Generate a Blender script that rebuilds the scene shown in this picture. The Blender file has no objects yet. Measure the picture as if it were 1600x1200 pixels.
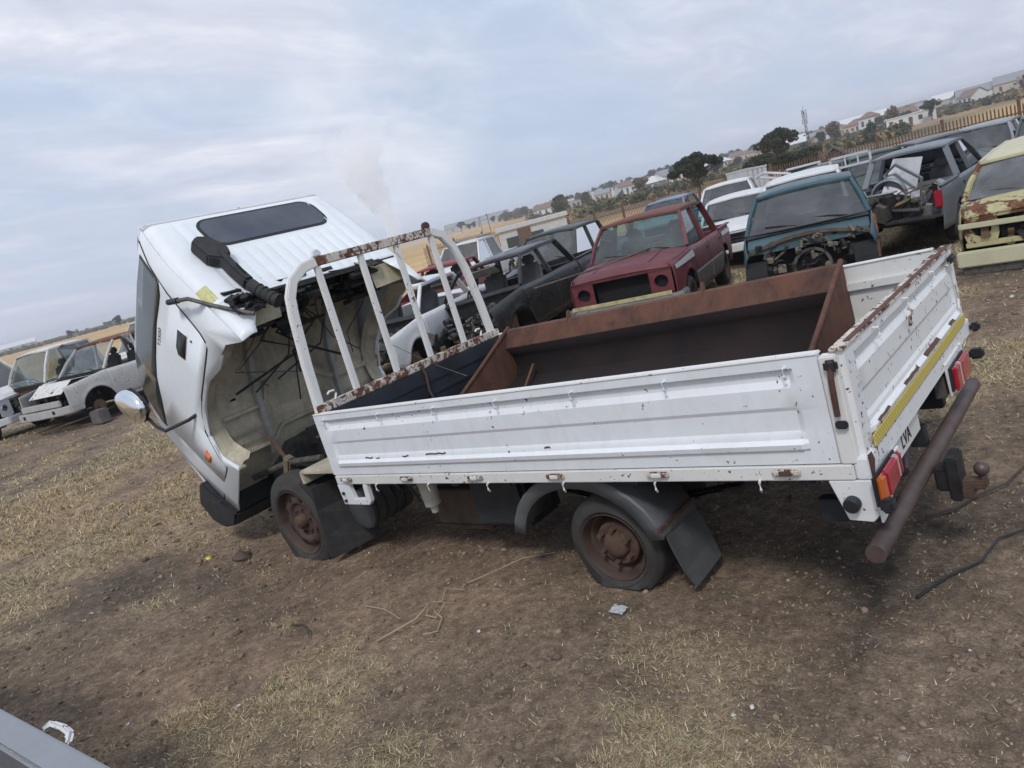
import bpy, bmesh, math, random
import numpy as np
from mathutils import Vector, Matrix
random.seed(7); RS = np.random.RandomState(11)
C = bpy.context.scene.collection
SC = bpy.context.scene
R_ = math.radians
# ---------------------------------------------------------------- camera
CAM = Vector((4.34600, -2.70166, 2.11967))
cd = bpy.data.cameras.new('camera'); cam = bpy.data.objects.new('camera', cd); C.objects.link(cam)
cr = Vector((0.74173214, 0.62125536, -0.25273544)); cu = Vector((0.04660883, 0.32816886, 0.9434685)); cf = Vector((-0.66907477, 0.71158062, -0.2144574))
cam.matrix_world = Matrix(((cr.x, cu.x, -cf.x, CAM.x), (cr.y, cu.y, -cf.y, CAM.y), (cr.z, cu.z, -cf.z, CAM.z), (0, 0, 0, 1)))
cd.sensor_width = 36; cd.lens = 26.36; cd.clip_start = .05; cd.clip_end = 12000
SC.camera = cam
# ---------------------------------------------------------------- sky, sun, exposure
SUN_EL, SUN_AZ = R_(52), R_(-62)      # azimuth measured from +x towards +y: behind the camera, a little to the right
w = bpy.data.worlds.new('World'); SC.world = w; w.use_nodes = True
nt = w.node_tree; N = nt.nodes; L = nt.links
for n in list(N): N.remove(n)
wo = N.new('ShaderNodeOutputWorld'); bg = N.new('ShaderNodeBackground'); bg.inputs[1].default_value = .112
sky = N.new('ShaderNodeTexSky'); sky.sky_type = 'NISHITA'; sky.sun_disc = False
sky.sun_elevation = SUN_EL; sky.sun_rotation = math.pi/2 - SUN_AZ; sky.dust_density = 3.0; sky.air_density = 1.0; sky.altitude = 1500
def mathn(nt, op, a, b=None, c=None, clamp=False):
    m = nt.nodes.new('ShaderNodeMath'); m.operation = op; m.use_clamp = clamp
    for i, v in enumerate((a, b, c)):
        if v is None: continue
        if isinstance(v, (int, float)): m.inputs[i].default_value = v
        else: nt.links.new(v, m.inputs[i])
    return m.outputs[0]
def mixc(nt, f, a, b, mode='MIX'):
    m = nt.nodes.new('ShaderNodeMix'); m.data_type = 'RGBA'; m.blend_type = mode; m.clamp_factor = True
    for i, v in ((0, f), (6, a), (7, b)):
        if isinstance(v, (int, float)): m.inputs[i].default_value = v
        elif isinstance(v, tuple): m.inputs[i].default_value = v if len(v) == 4 else (*v, 1)
        else: nt.links.new(v, m.inputs[i])
    return m.outputs[2]
def ramp(nt, f, stops, interp='LINEAR'):
    r = nt.nodes.new('ShaderNodeValToRGB'); r.color_ramp.interpolation = interp
    e = r.color_ramp.elements
    while len(e) < len(stops): e.new(.5)
    for k, (p, c) in enumerate(stops):
        e[k].position = p; e[k].color = (c, c, c, 1) if isinstance(c, (int, float)) else (*c, 1)
    nt.links.new(f, r.inputs[0]); return r.outputs[0]
def noise(nt, vec, scale, detail=4, rough=.55, dist=0.):
    n = nt.nodes.new('ShaderNodeTexNoise'); n.inputs['Scale'].default_value = scale; n.inputs['Detail'].default_value = detail
    n.inputs['Roughness'].default_value = rough; n.inputs['Distortion'].default_value = dist
    if vec is not None: nt.links.new(vec, n.inputs['Vector'])
    return n.outputs[0]
def mapping(nt, vec, sc=(1, 1, 1), rot=(0, 0, 0), loc=(0, 0, 0)):
    m = nt.nodes.new('ShaderNodeMapping'); m.inputs['Scale'].default_value = sc; m.inputs['Rotation'].default_value = rot; m.inputs['Location'].default_value = loc
    nt.links.new(vec, m.inputs['Vector']); return m.outputs[0]
PUFFD, BLUED = (-0.7296, 0.6699, 0.1373), (-0.6338, 0.7706, 0.0667)
tc = N.new('ShaderNodeTexCoord'); sx = N.new('ShaderNodeSeparateXYZ'); L.new(tc.outputs['Generated'], sx.inputs[0])
zc = mathn(nt, 'MAXIMUM', sx.outputs[2], .0)
zz = mathn(nt, 'ADD', zc, .16)
cx = N.new('ShaderNodeCombineXYZ'); L.new(mathn(nt, 'DIVIDE', sx.outputs[0], zz), cx.inputs[0]); L.new(mathn(nt, 'DIVIDE', sx.outputs[1], zz), cx.inputs[1])
v1 = mapping(nt, cx.outputs[0], (1.5, .62, 1), (0, 0, R_(34)))
n1 = noise(nt, v1, .8, 7, .52, .2)
n2 = noise(nt, mapping(nt, cx.outputs[0], (1, 1, 1), (0, 0, 0), (3.1, 1.7, 0)), .38, 3, .5)
cov = mathn(nt, 'ADD', mathn(nt, 'MULTIPLY', n1, .62), mathn(nt, 'MULTIPLY', n2, .55))
covm = ramp(nt, cov, [(.44, 0.), (.66, 1.)])
n3 = noise(nt, mapping(nt, cx.outputs[0], (1.6, .8, 1), (0, 0, R_(30))), 2.2, 8, .62, .5)
ccol = ramp(nt, n3, [(.30, (4.5, 4.85, 5.7)), (.5, (5.5, 5.75, 6.6)), (.74, (7.6, 7.6, 8.1))])
blue = (3.5, 4.55, 6.1)
base = mixc(nt, .90, sky.outputs[0], blue)
skyc = mixc(nt, covm, base, ccol)
hz = mathn(nt, 'POWER', mathn(nt, 'SUBTRACT', 1., mathn(nt, 'MULTIPLY', zc, 2.2), clamp=True), 2.0)
skyc = mixc(nt, mathn(nt, 'MULTIPLY', hz, .72), skyc, (4.0, 4.35, 5.4))
def around(d, r0, r1):
    vm = N.new('ShaderNodeVectorMath'); vm.operation = 'DOT_PRODUCT'; L.new(tc.outputs['Generated'], vm.inputs[0]); vm.inputs[1].default_value = d
    return ramp(nt, vm.outputs['Value'], [(math.cos(r1), 0.), (math.cos(r0), 1.)], 'EASE')
# clear blue gap low in the clouds and the bright cloud bank where the smoke ends
skyc = mixc(nt, mathn(nt, 'MULTIPLY', around(BLUED, .02, .30), .45), skyc, (3.55, 4.45, 5.85))
puff = ramp(nt, noise(nt, mapping(nt, tc.outputs['Generated'], (1, 1, 1.5)), 6, 5, .55, .4), [(.36, 0.), (.70, 1.)])
skyc = mixc(nt, mathn(nt, 'MULTIPLY', mathn(nt, 'MULTIPLY', around(PUFFD, .0, .15), puff), .5), skyc, (8.0, 7.9, 7.9))
L.new(skyc, bg.inputs[0]); L.new(bg.outputs[0], wo.inputs[0])
sl = bpy.data.lights.new('sun', 'SUN'); sl.energy = 1.45; sl.angle = R_(10); sl.color = (1.0, .965, .92)
sun = bpy.data.objects.new('sun', sl); C.objects.link(sun)
sd = Vector((math.cos(SUN_EL)*math.cos(SUN_AZ), math.cos(SUN_EL)*math.sin(SUN_AZ), math.sin(SUN_EL)))
sun.rotation_euler = sd.to_track_quat('Z', 'Y').to_euler()
vs = SC.view_settings; vs.view_transform = 'Standard'; vs.look = 'None'; vs.exposure = 0.27; vs.gamma = 1.0; vs.use_curve_mapping = False
SC.cycles.max_bounces = 6; SC.cycles.transparent_max_bounces = 12; SC.cycles.volume_bounces = 6
# ---------------------------------------------------------------- materials
MATS = {}
def newmat(name):
    m = bpy.data.materials.new(name); m.use_nodes = True; t = m.node_tree
    return m, t, t.nodes['Principled BSDF'], t.nodes['Material Output']
def tco(t, which='Object'):
    return t.nodes.new('ShaderNodeTexCoord').outputs[which]
def bump(t, b, h, s=.3, d=.01):
    n = t.nodes.new('ShaderNodeBump'); n.inputs['Strength'].default_value = s; n.inputs['Distance'].default_value = d
    t.links.new(h, n.inputs['Height']); t.links.new(n.outputs[0], b.inputs['Normal'])
RUSTA, RUSTB, RUSTC = (.045, .022, .015), (.16, .065, .032), (.09, .045, .035)
def paint(name, col, rust=.0, dirt=.25, rough=.38, chip=.0, chipcol=(.05, .03, .025), dirtcol=(.22, .19, .15), rscale=2.5, fade=None, metal=0.):
    """enamel paint with dirt film, rust patches and small chips"""
    if name in MATS: return MATS[name]
    m, t, b, o = newmat(name); P = tco(t)
    c = col
    if fade:
        c = mixc(t, ramp(t, noise(t, P, 1.3, 5, .6), [(.42, 0.), (.62, 1.)]), col, fade)
    d1 = ramp(t, noise(t, P, 4.0, 7, .68, .6), [(.38, 0.), (.75, 1.)])
    c = mixc(t, mathn(t, 'MULTIPLY', d1, dirt), c, dirtcol)
    d2 = ramp(t, noise(t, mapping(t, P, (1, 1, .18)), 26, 4, .6), [(.52, 0.), (.75, 1.)])
    c = mixc(t, mathn(t, 'MULTIPLY', d2, dirt*.5), c, dirtcol)
    rg = None
    if rust > 0:
        n = noise(t, P, rscale, 9, .72, .4)
        th = .70-.32*rust
        rm = ramp(t, n, [(th, 0.), (th+.025, 1.)])
        rc = ramp(t, noise(t, P, 14, 6, .7), [(.3, RUSTA), (.5, RUSTB), (.7, RUSTC)])
        c = mixc(t, rm, c, rc); rg = rm
    if chip > 0:
        n = noise(t, P, 38, 3, .65)
        n2_ = noise(t, P, 5, 2, .5)
        k = mathn(t, 'ADD', mathn(t, 'MULTIPLY', n, .8), mathn(t, 'MULTIPLY', n2_, .35))
        th = .80-.24*chip
        cm = ramp(t, k, [(th, 0.), (th+.015, 1.)])
        c = mixc(t, cm, c, ramp(t, noise(t, P, 60, 2), [(.4, chipcol), (.6, (chipcol[0]*2.4, chipcol[1]*1.7, chipcol[2]*1.3))]))
        rg = cm if rg is None else mathn(t, 'MAXIMUM', rg, cm)
    if isinstance(c, tuple): b.inputs['Base Color'].default_value = (*c, 1)
    else: t.links.new(c, b.inputs['Base Color'])
    rr = mathn(t, 'ADD', mathn(t, 'MULTIPLY', d1, .25), rough)
    if rg is not None: rr = mathn(t, 'MAXIMUM', rr, mathn(t, 'MULTIPLY', rg, .85))
    t.links.new(rr, b.inputs['Roughness']); b.inputs['Metallic'].default_value = metal
    hh = mathn(t, 'ADD', noise(t, P, 3.5, 3, .5), mathn(t, 'MULTIPLY', noise(t, P, .9, 2, .5), 2.5))
    if rg is not None: hh = mathn(t, 'SUBTRACT', mathn(t, 'MULTIPLY', hh, .6), mathn(t, 'MULTIPLY', rg, .15))
    bump(t, b, hh, .18, .010)
    MATS[name] = m; return m
def plain(name, col, rough=.6, metal=0., var=.35, scale=9., bmp=.25, bd=.01, spec=.5):
    if name in MATS: return MATS[name]
    m, t, b, o = newmat(name); P = tco(t)
    n = noise(t, P, scale, 7, .65)
    c = mixc(t, ramp(t, n, [(.3, 0.), (.7, 1.)]), tuple(x*(1-var) for x in col), tuple(min(1, x*(1+var)) for x in col))
    t.links.new(c, b.inputs['Base Color']); b.inputs['Roughness'].default_value = rough; b.inputs['Metallic'].default_value = metal
    b.inputs['Specular IOR Level'].default_value = spec
    bump(t, b, n, bmp, bd); MATS[name] = m; return m
def rustmat(name, a=RUSTA, bcol=RUSTB, c=RUSTC, rough=.85, scale=5, streak=None):
    if name in MATS: return MATS[name]
    m, t, b, o = newmat(name); P = tco(t)
    n = noise(t, P, scale, 9, .7, .3)
    c_ = ramp(t, n, [(.32, a), (.5, bcol), (.68, c)])
    if streak:
        s = ramp(t, noise(t, mapping(t, P, streak), 6, 5, .6), [(.45, 0.), (.7, 1.)])
        c_ = mixc(t, mathn(t, 'MULTIPLY', s, .5), c_, (a[0]*.7, a[1]*.7, a[2]*.7))
    t.links.new(c_, b.inputs['Base Color']); b.inputs['Roughness'].default_value = rough
    bump(t, b, noise(t, P, scale*8, 5, .7), .5, .004); MATS[name] = m; return m
def glassm(name, tint=(.55, .62, .62), dust=.25, thru=.75, dustcol=(.30, .31, .32)):
    """vehicle glass: see-through, reflecting by Fresnel, with a film of dust"""
    if name in MATS: return MATS[name]
    m, t, b, o = newmat(name); t.nodes.remove(b); P = tco(t)
    tr = t.nodes.new('ShaderNodeBsdfTransparent'); tr.inputs[0].default_value = (*tint, 1)
    gl = t.nodes.new('ShaderNodeBsdfGlossy'); gl.inputs['Roughness'].default_value = .06
    df = t.nodes.new('ShaderNodeBsdfDiffuse'); df.inputs[0].default_value = (*dustcol, 1)
    dk = t.nodes.new('ShaderNodeBsdfDiffuse'); dk.inputs[0].default_value = (.02, .025, .028, 1)
    m0 = t.nodes.new('ShaderNodeMixShader'); m0.inputs[0].default_value = thru; t.links.new(dk.outputs[0], m0.inputs[1]); t.links.new(tr.outputs[0], m0.inputs[2])
    m1 = t.nodes.new('ShaderNodeMixShader')
    t.links.new(mathn(t, 'MULTIPLY', ramp(t, noise(t, P, 2.2, 6, .6, .5), [(.3, .25), (.7, 1.)]), dust), m1.inputs[0])
    t.links.new(m0.outputs[0], m1.inputs[1]); t.links.new(df.outputs[0], m1.inputs[2])
    fr = t.nodes.new('ShaderNodeFresnel'); fr.inputs[0].default_value = 1.52
    m2 = t.nodes.new('ShaderNodeMixShader'); t.links.new(mathn(t, 'ADD', fr.outputs[0], .05), m2.inputs[0]); t.links.new(m1.outputs[0], m2.inputs[1]); t.links.new(gl.outputs[0], m2.inputs[2])
    t.links.new(m2.outputs[0], o.inputs[0]); MATS[name] = m; return m
WHITE = paint('truck white paint', (.77, .80, .83), rust=.0, dirt=.17, rough=.36, chip=.26)
WHITECAB = paint('cab white paint', (.76, .80, .83), rust=.0, dirt=.12, rough=.3, chip=.03, dirtcol=(.3, .29, .27))
CHIPW = paint('chipped white frame paint', (.73, .73, .71), rust=.05, dirt=.15, rough=.5, chip=.34, rscale=9)
RUSTW = paint('rusty white frame paint', (.62, .57, .50), rust=.62, dirt=.5, rough=.6, chip=.7, rscale=9)
GATEW = paint('tailgate white paint', (.76, .78, .79), rust=.02, dirt=.14, rough=.38, chip=.42, rscale=5)
RUST = rustmat('brown rust', (.035, .021, .017), (.105, .052, .036), (.072, .040, .033))
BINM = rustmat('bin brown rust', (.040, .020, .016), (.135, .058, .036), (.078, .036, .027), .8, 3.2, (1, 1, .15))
BININ = rustmat('bin dark inside', (.006, .005, .006), (.016, .010, .011), (.026, .013, .012), .95, 1.6)  # near-black tones for the trough below the lip and the bed floor
BLACK = plain('black plastic', (.020, .022, .026), .5, var=.4)
BLACKR = plain('worn black rubber', (.030, .030, .032), .8, var=.4, scale=14)
TYRE = plain('dusty tyre rubber', (.046, .043, .040), .9, var=.35, scale=7, bmp=.4)
RUBBERD = plain('grey rubber flap', (.060, .064, .064), .75, var=.3, scale=6)
GUARD = plain('grey plastic mudguard', (.115, .125, .135), .6, var=.18, scale=5)
DARKM = plain('oily dark metal', (.022, .022, .024), .6, .2, var=.6, scale=12, bmp=.5)
CHASS = plain('chassis black paint', (.020, .024, .028), .6, var=.5, scale=6)
GREYM = plain('greasy grey metal', (.11, .105, .095), .55, .3, var=.5, scale=16, bmp=.5)
WHEELM = rustmat('rusty brown wheel rim', (.032, .022, .018), (.078, .048, .037), (.056, .038, .032), .75, 6)
HUBR = rustmat('rusty drum', (.035, .022, .017), (.105, .060, .042), (.065, .042, .034), .85, 8)
CREAM = paint('cab underside cream paint', (.54, .49, .375), rust=.0, dirt=.72, rough=.6, chip=.15, dirtcol=(.13, .11, .085))
RAILM = paint('cab underside rail paint', (.42, .44, .42), rust=.0, dirt=.7, rough=.6, chip=.2, dirtcol=(.16, .14, .11))
SEAL = plain('black window seal', (.015, .016, .018), .6)
def mirror_mat():
    m, t, b, o = newmat('chrome'); b.inputs['Base Color'].default_value = (.82, .84, .86, 1); b.inputs['Metallic'].default_value = 1; b.inputs['Roughness'].default_value = .12; MATS['chrome'] = m; return m
CHROME = mirror_mat()
def dark_glass(name, col, rough=.08):
    m, t, b, o = newmat(name); P = tco(t)
    c = mixc(t, ramp(t, noise(t, P, 2.0, 4, .6), [(.35, 0.), (.7, .5)]), col, (.13, .15, .16)); t.links.new(c, b.inputs['Base Color'])
    b.inputs['Roughness'].default_value = rough; b.inputs['Specular IOR Level'].default_value = .5; return m
REARG = dark_glass('dark tinted rear glass', (.035, .050, .075), .16)
SIDEG = dark_glass('greenish side glass', (.045, .058, .058), .10)
def lens(name, col):
    m, t, b, o = newmat(name); P = tco(t)
    wv = t.nodes.new('ShaderNodeTexWave'); wv.inputs['Scale'].default_value = 22; wv.bands_direction = 'Y'; t.links.new(P, wv.inputs['Vector'])
    t.links.new(mixc(t, mathn(t, 'MULTIPLY', wv.outputs[1], .35), tuple(c for c in col), tuple(min(1, c*1.5+.02) for c in col)), b.inputs['Base Color'])
    b.inputs['Roughness'].default_value = .18; b.inputs['Coat Weight'].default_value = .5; return m
REDL, AMBL, CLRL = lens('red lens', (.34, .018, .036)), lens('amber lens', (.50, .12, .03)), lens('clear lens', (.5, .38, .38))
ORANGE = plain('orange plastic lens', (.62, .16, .04), .3, var=.15)
def yellow_mat():
    m, t, b, o = newmat('yellow reflective tape'); P = tco(t)
    s = t.nodes.new('ShaderNodeSeparateXYZ'); t.links.new(P, s.inputs[0])
    k = mathn(t, 'ADD', mathn(t, 'MULTIPLY', s.outputs[1], 1.), mathn(t, 'MULTIPLY', s.outputs[2], .8))
    st = ramp(t, mathn(t, 'FRACT', mathn(t, 'MULTIPLY', k, 38.)), [(.30, 0.), (.36, 1.)])
    t.links.new(mixc(t, st, (.66, .56, .13), (.50, .40, .09)), b.inputs['Base Color']); b.inputs['Roughness'].default_value = .45; return m
YEL = yellow_mat()
# ---------------------------------------------------------------- mesh helpers
class MB:
    def __init__(s): s.v = []; s.f = []
    def add(s, vs, fs):
        k = len(s.v); s.v += [tuple(p) for p in vs]; s.f += [tuple(i+k for i in f) for f in fs]; return s
    def box(s, c, d, rot=None, taper=1.):
        x, y, z = d[0]/2, d[1]/2, d[2]/2
        vs = [Vector((i*x*(taper if k > 0 else 1), j*y*(taper if k > 0 else 1), k*z)) for i in (-1, 1) for j in (-1, 1) for k in (-1, 1)]
        if rot is not None: vs = [rot @ p for p in vs]
        vs = [p+Vector(c) for p in vs]
        return s.add(vs, [(0, 1, 3, 2), (4, 6, 7, 5), (0, 4, 5, 1), (2, 3, 7, 6), (0, 2, 6, 4), (1, 5, 7, 3)])
    def bb(s, a, b):
        return s.box([(a[i]+b[i])/2 for i in range(3)], [abs(b[i]-a[i]) for i in range(3)])
    def path(s, pts, w, h=None, up=(0, 0, 1), n=4, caps=True, r2=None):
        """swept section: rectangular w x h when n==4, round radius w otherwise"""
        pts = [Vector(p) for p in pts]; up = Vector(up); rings = []
        for i, p in enumerate(pts):
            d = ((pts[min(i+1, len(pts)-1)]-pts[max(i-1, 0)])).normalized()
            a = d.cross(up)
            if a.length < 1e-3: a = d.cross(Vector((1, 0, 0)))
            a.normalize(); b_ = a.cross(d).normalized()
            if n == 4: ring = [p+a*(w/2)*i_+b_*((h or w)/2)*j_ for i_, j_ in ((-1, -1), (1, -1), (1, 1), (-1, 1))]
            else:
                rr = w if r2 is None else w+(r2-w)*i/(len(pts)-1)
                ring = [p+a*math.cos(2*math.pi*k/n)*rr+b_*math.sin(2*math.pi*k/n)*rr for k in range(n)]
            rings.append(ring)
        vs = [q for r in rings for q in r]; fs = []
        for i in range(len(rings)-1):
            for k in range(n): fs.append((i*n+k, i*n+(k+1) % n, (i+1)*n+(k+1) % n, (i+1)*n+k))
        if caps: fs += [tuple(range(n))[::-1], tuple((len(rings)-1)*n+k for k in range(n))]
        return s.add(vs, fs)
    def tube(s, pts, r, n=10, caps=True, r2=None): return s.path(pts, r, n=n, caps=caps, r2=r2)
    def prism(s, poly, axis, a, b):
        """poly of 2d points extruded along axis from a to b"""
        ix = 'xyz'.index(axis); o_ = [i for i in range(3) if i != ix]
        def mk(p, t):
            q = [0, 0, 0]; q[ix] = t; q[o_[0]] = p[0]; q[o_[1]] = p[1]; return q
        n = len(poly); vs = [mk(p, a) for p in poly]+[mk(p, b) for p in poly]
        return s.add(vs, [tuple(range(n)), tuple(range(2*n-1, n-1, -1))]+[(k, (k+1) % n, n+(k+1) % n, n+k) for k in range(n)])
    def grid(s, rows, close=False):
        m_ = len(rows[0]); vs = [p for r in rows for p in r]; fs = []
        for i in range(len(rows)-1):
            for k in range(m_-1+(1 if close else 0)): fs.append((i*m_+k, i*m_+(k+1) % m_, (i+1)*m_+(k+1) % m_, (i+1)*m_+k))
        return s.add(vs, fs)
    def lathe(s, prof, c, axis='y', n=24, flat=None, rot=None):
        """prof: (radius, offset along axis)"""
        rows = []
        for r, a in prof:
            row = []
            for k in range(n+1):
                t = 2*math.pi*k/n; u_, v_ = r*math.cos(t), r*math.sin(t)
                if flat is not None and v_ < flat: v_ = flat
                p = {'y': (u_, a, v_), 'x': (a, u_, v_), 'z': (u_, v_, a)}[axis]
                p = Vector(p)
                if rot is not None: p = rot @ p
                row.append(p+Vector(c))
            rows.append(row)
        return s.grid(rows)
    def sph(s, c, r, n=10, m_=7, jit=0.):
        rows = []
        for i in range(m_+1):
            ph = math.pi*i/m_; row = []
            for k in range(n):
                t = 2*math.pi*k/n; q = 1+jit*random.uniform(-1, 1)
                rr = r if isinstance(r, tuple) else (r, r, r)
                row.append((c[0]+rr[0]*q*math.sin(ph)*math.cos(t), c[1]+rr[1]*q*math.sin(ph)*math.sin(t), c[2]+rr[2]*q*math.cos(ph)))
            rows.append(row)
        return s.grid(rows, True)
    def build(s, name, mat, parent=None, smooth=False, bevel=0., label=None, solid=0., kind=None, auto=None):
        me = bpy.data.meshes.new(name); me.from_pydata(s.v, [], s.f); me.materials.append(mat)
        o = bpy.data.objects.new(name, me); C.objects.link(o)
        bm = bmesh.new(); bm.from_mesh(me); bmesh.ops.remove_doubles(bm, verts=bm.verts, dist=1e-5)
        bmesh.ops.recalc_face_normals(bm, faces=bm.faces)
        if solid:
            pass
        if bevel: bmesh.ops.bevel(bm, geom=[e for e in bm.edges if len(e.link_faces) == 2 and e.calc_face_angle(0) > .6], offset=bevel, segments=2, affect='EDGES', clamp_overlap=True)
        bm.to_mesh(me); bm.free()
        if solid:
            md = o.modifiers.new('thickness', 'SOLIDIFY'); md.thickness = solid; md.offset = -1
        if smooth or auto:
            me.shade_smooth() if hasattr(me, 'shade_smooth') else None
            try: me.set_sharp_from_angle(angle=R_(auto or 35))
            except Exception: pass
        if parent is not None: o.parent = parent
        if label: o['label'] = label
        if kind: o['kind'] = kind
        return o
def thing(name, label, cat, loc=(0, 0, 0), rot=(0, 0, 0), group=None, s=1.):
    o = bpy.data.objects.new(name, None); C.objects.link(o); o.location = loc; o.rotation_euler = rot; o.scale = (s, s, s)
    o['label'] = label; o['category'] = cat
    if group: o['group'] = group
    o.empty_display_size = .2; return o
def tag(o, label, cat, group=None):
    o['label'] = label; o['category'] = cat
    if group: o['group'] = group
    return o
# ---------------------------------------------------------------- numpy noise
_P = RS.permutation(512)
def vnoise(x, y, seed=0):
    xi = np.floor(x).astype(int); yi = np.floor(y).astype(int); xf = x-xi; yf = y-yi
    u = xf*xf*(3-2*xf); v = yf*yf*(3-2*yf)
    def h(a, b): return _P[(_P[(a+seed*17) & 511]+b) & 511]/511.
    return (h(xi, yi)*(1-u)+h(xi+1, yi)*u)*(1-v)+(h(xi, yi+1)*(1-u)+h(xi+1, yi+1)*u)*v
def fbm(x, y, oc=4, seed=0):
    a = 0.; w_ = .5; t = 0.
    for k in range(oc): a = a+w_*vnoise(x*2**k, y*2**k, seed+k); t += w_; w_ *= .55
    return a/t
def gv(x, y): return float(gz(x, y, False))
def sstep(a, b, x):
    t = np.clip((x-a)/(b-a), 0, 1); return t*t*(3-2*t)
RD = [0, 22, 30, 40, 60, 120, 200, 300, 500, 800, 1100, 1500, 4000]
RZ = [.13, .10, -.30, -1.0, -1.6, -2.5, -2.9, -3.4, -3.5, -2.0, 1.2, 4.0, 4.0]
LD = [0, 22, 40, 100, 400, 4000]
LZ = [.13, .12, -.5, -1.3, -1.6, -1.6]
def gz(x, y, fine=True):
    x = np.asarray(x, float); y = np.asarray(y, float)
    dx = x-CAM.x; dy = y-CAM.y; d = np.hypot(dx, dy); az = np.degrees(np.arctan2(dy, dx))
    wr = sstep(135, 124, az)*sstep(20, 60, az)
    z = wr*np.interp(d, RD, RZ)+(1-wr)*np.interp(d, LD, LZ)
    z = z-sstep(124, 110, az)*sstep(20, 60, az)*np.interp(d, [10.5, 14.5, 16.5, 20, 24, 30, 42], [0, .42, .46, .30, .30, .30, 0])
    z = z-.2*np.exp(-((x+1.5)/2.2)**2-((y-.9)/3.2)**2)
    if fine:
        far = np.clip(d/60, 0, 1)
        z = z+(fbm(x*.5, y*.5, 3, 3)-.5)*(.05+.5*far)*np.clip(d/3, .3, 1)+(fbm(x*3, y*3, 3, 9)-.5)*.035*(1-far)
        z = z+(fbm(x*.012, y*.012, 3, 5)-.5)*3.0*np.clip((d-200)/600, 0, 1)*wr
    return z
def grassmask(x, y):
    a = fbm(x*.55+y*.1, y*.55, 5, 21); b = fbm(x*2.6, y*2.6, 3, 33)
    m_ = sstep(.435, .60, a*.66+b*.34)
    # worn strip along and under the truck
    wear = np.exp(-((y+.35)/.75)**2)*sstep(-4.5, -1.5, x)*sstep(7, 4, x)
    under = sstep(-2.4, -1.8, x)*sstep(4.0, 3.5, x)*sstep(-.3, .1, y)*sstep(2.3, 1.9, y)
    return np.clip(m_-.65*wear-.8*under, 0, 1)
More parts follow.
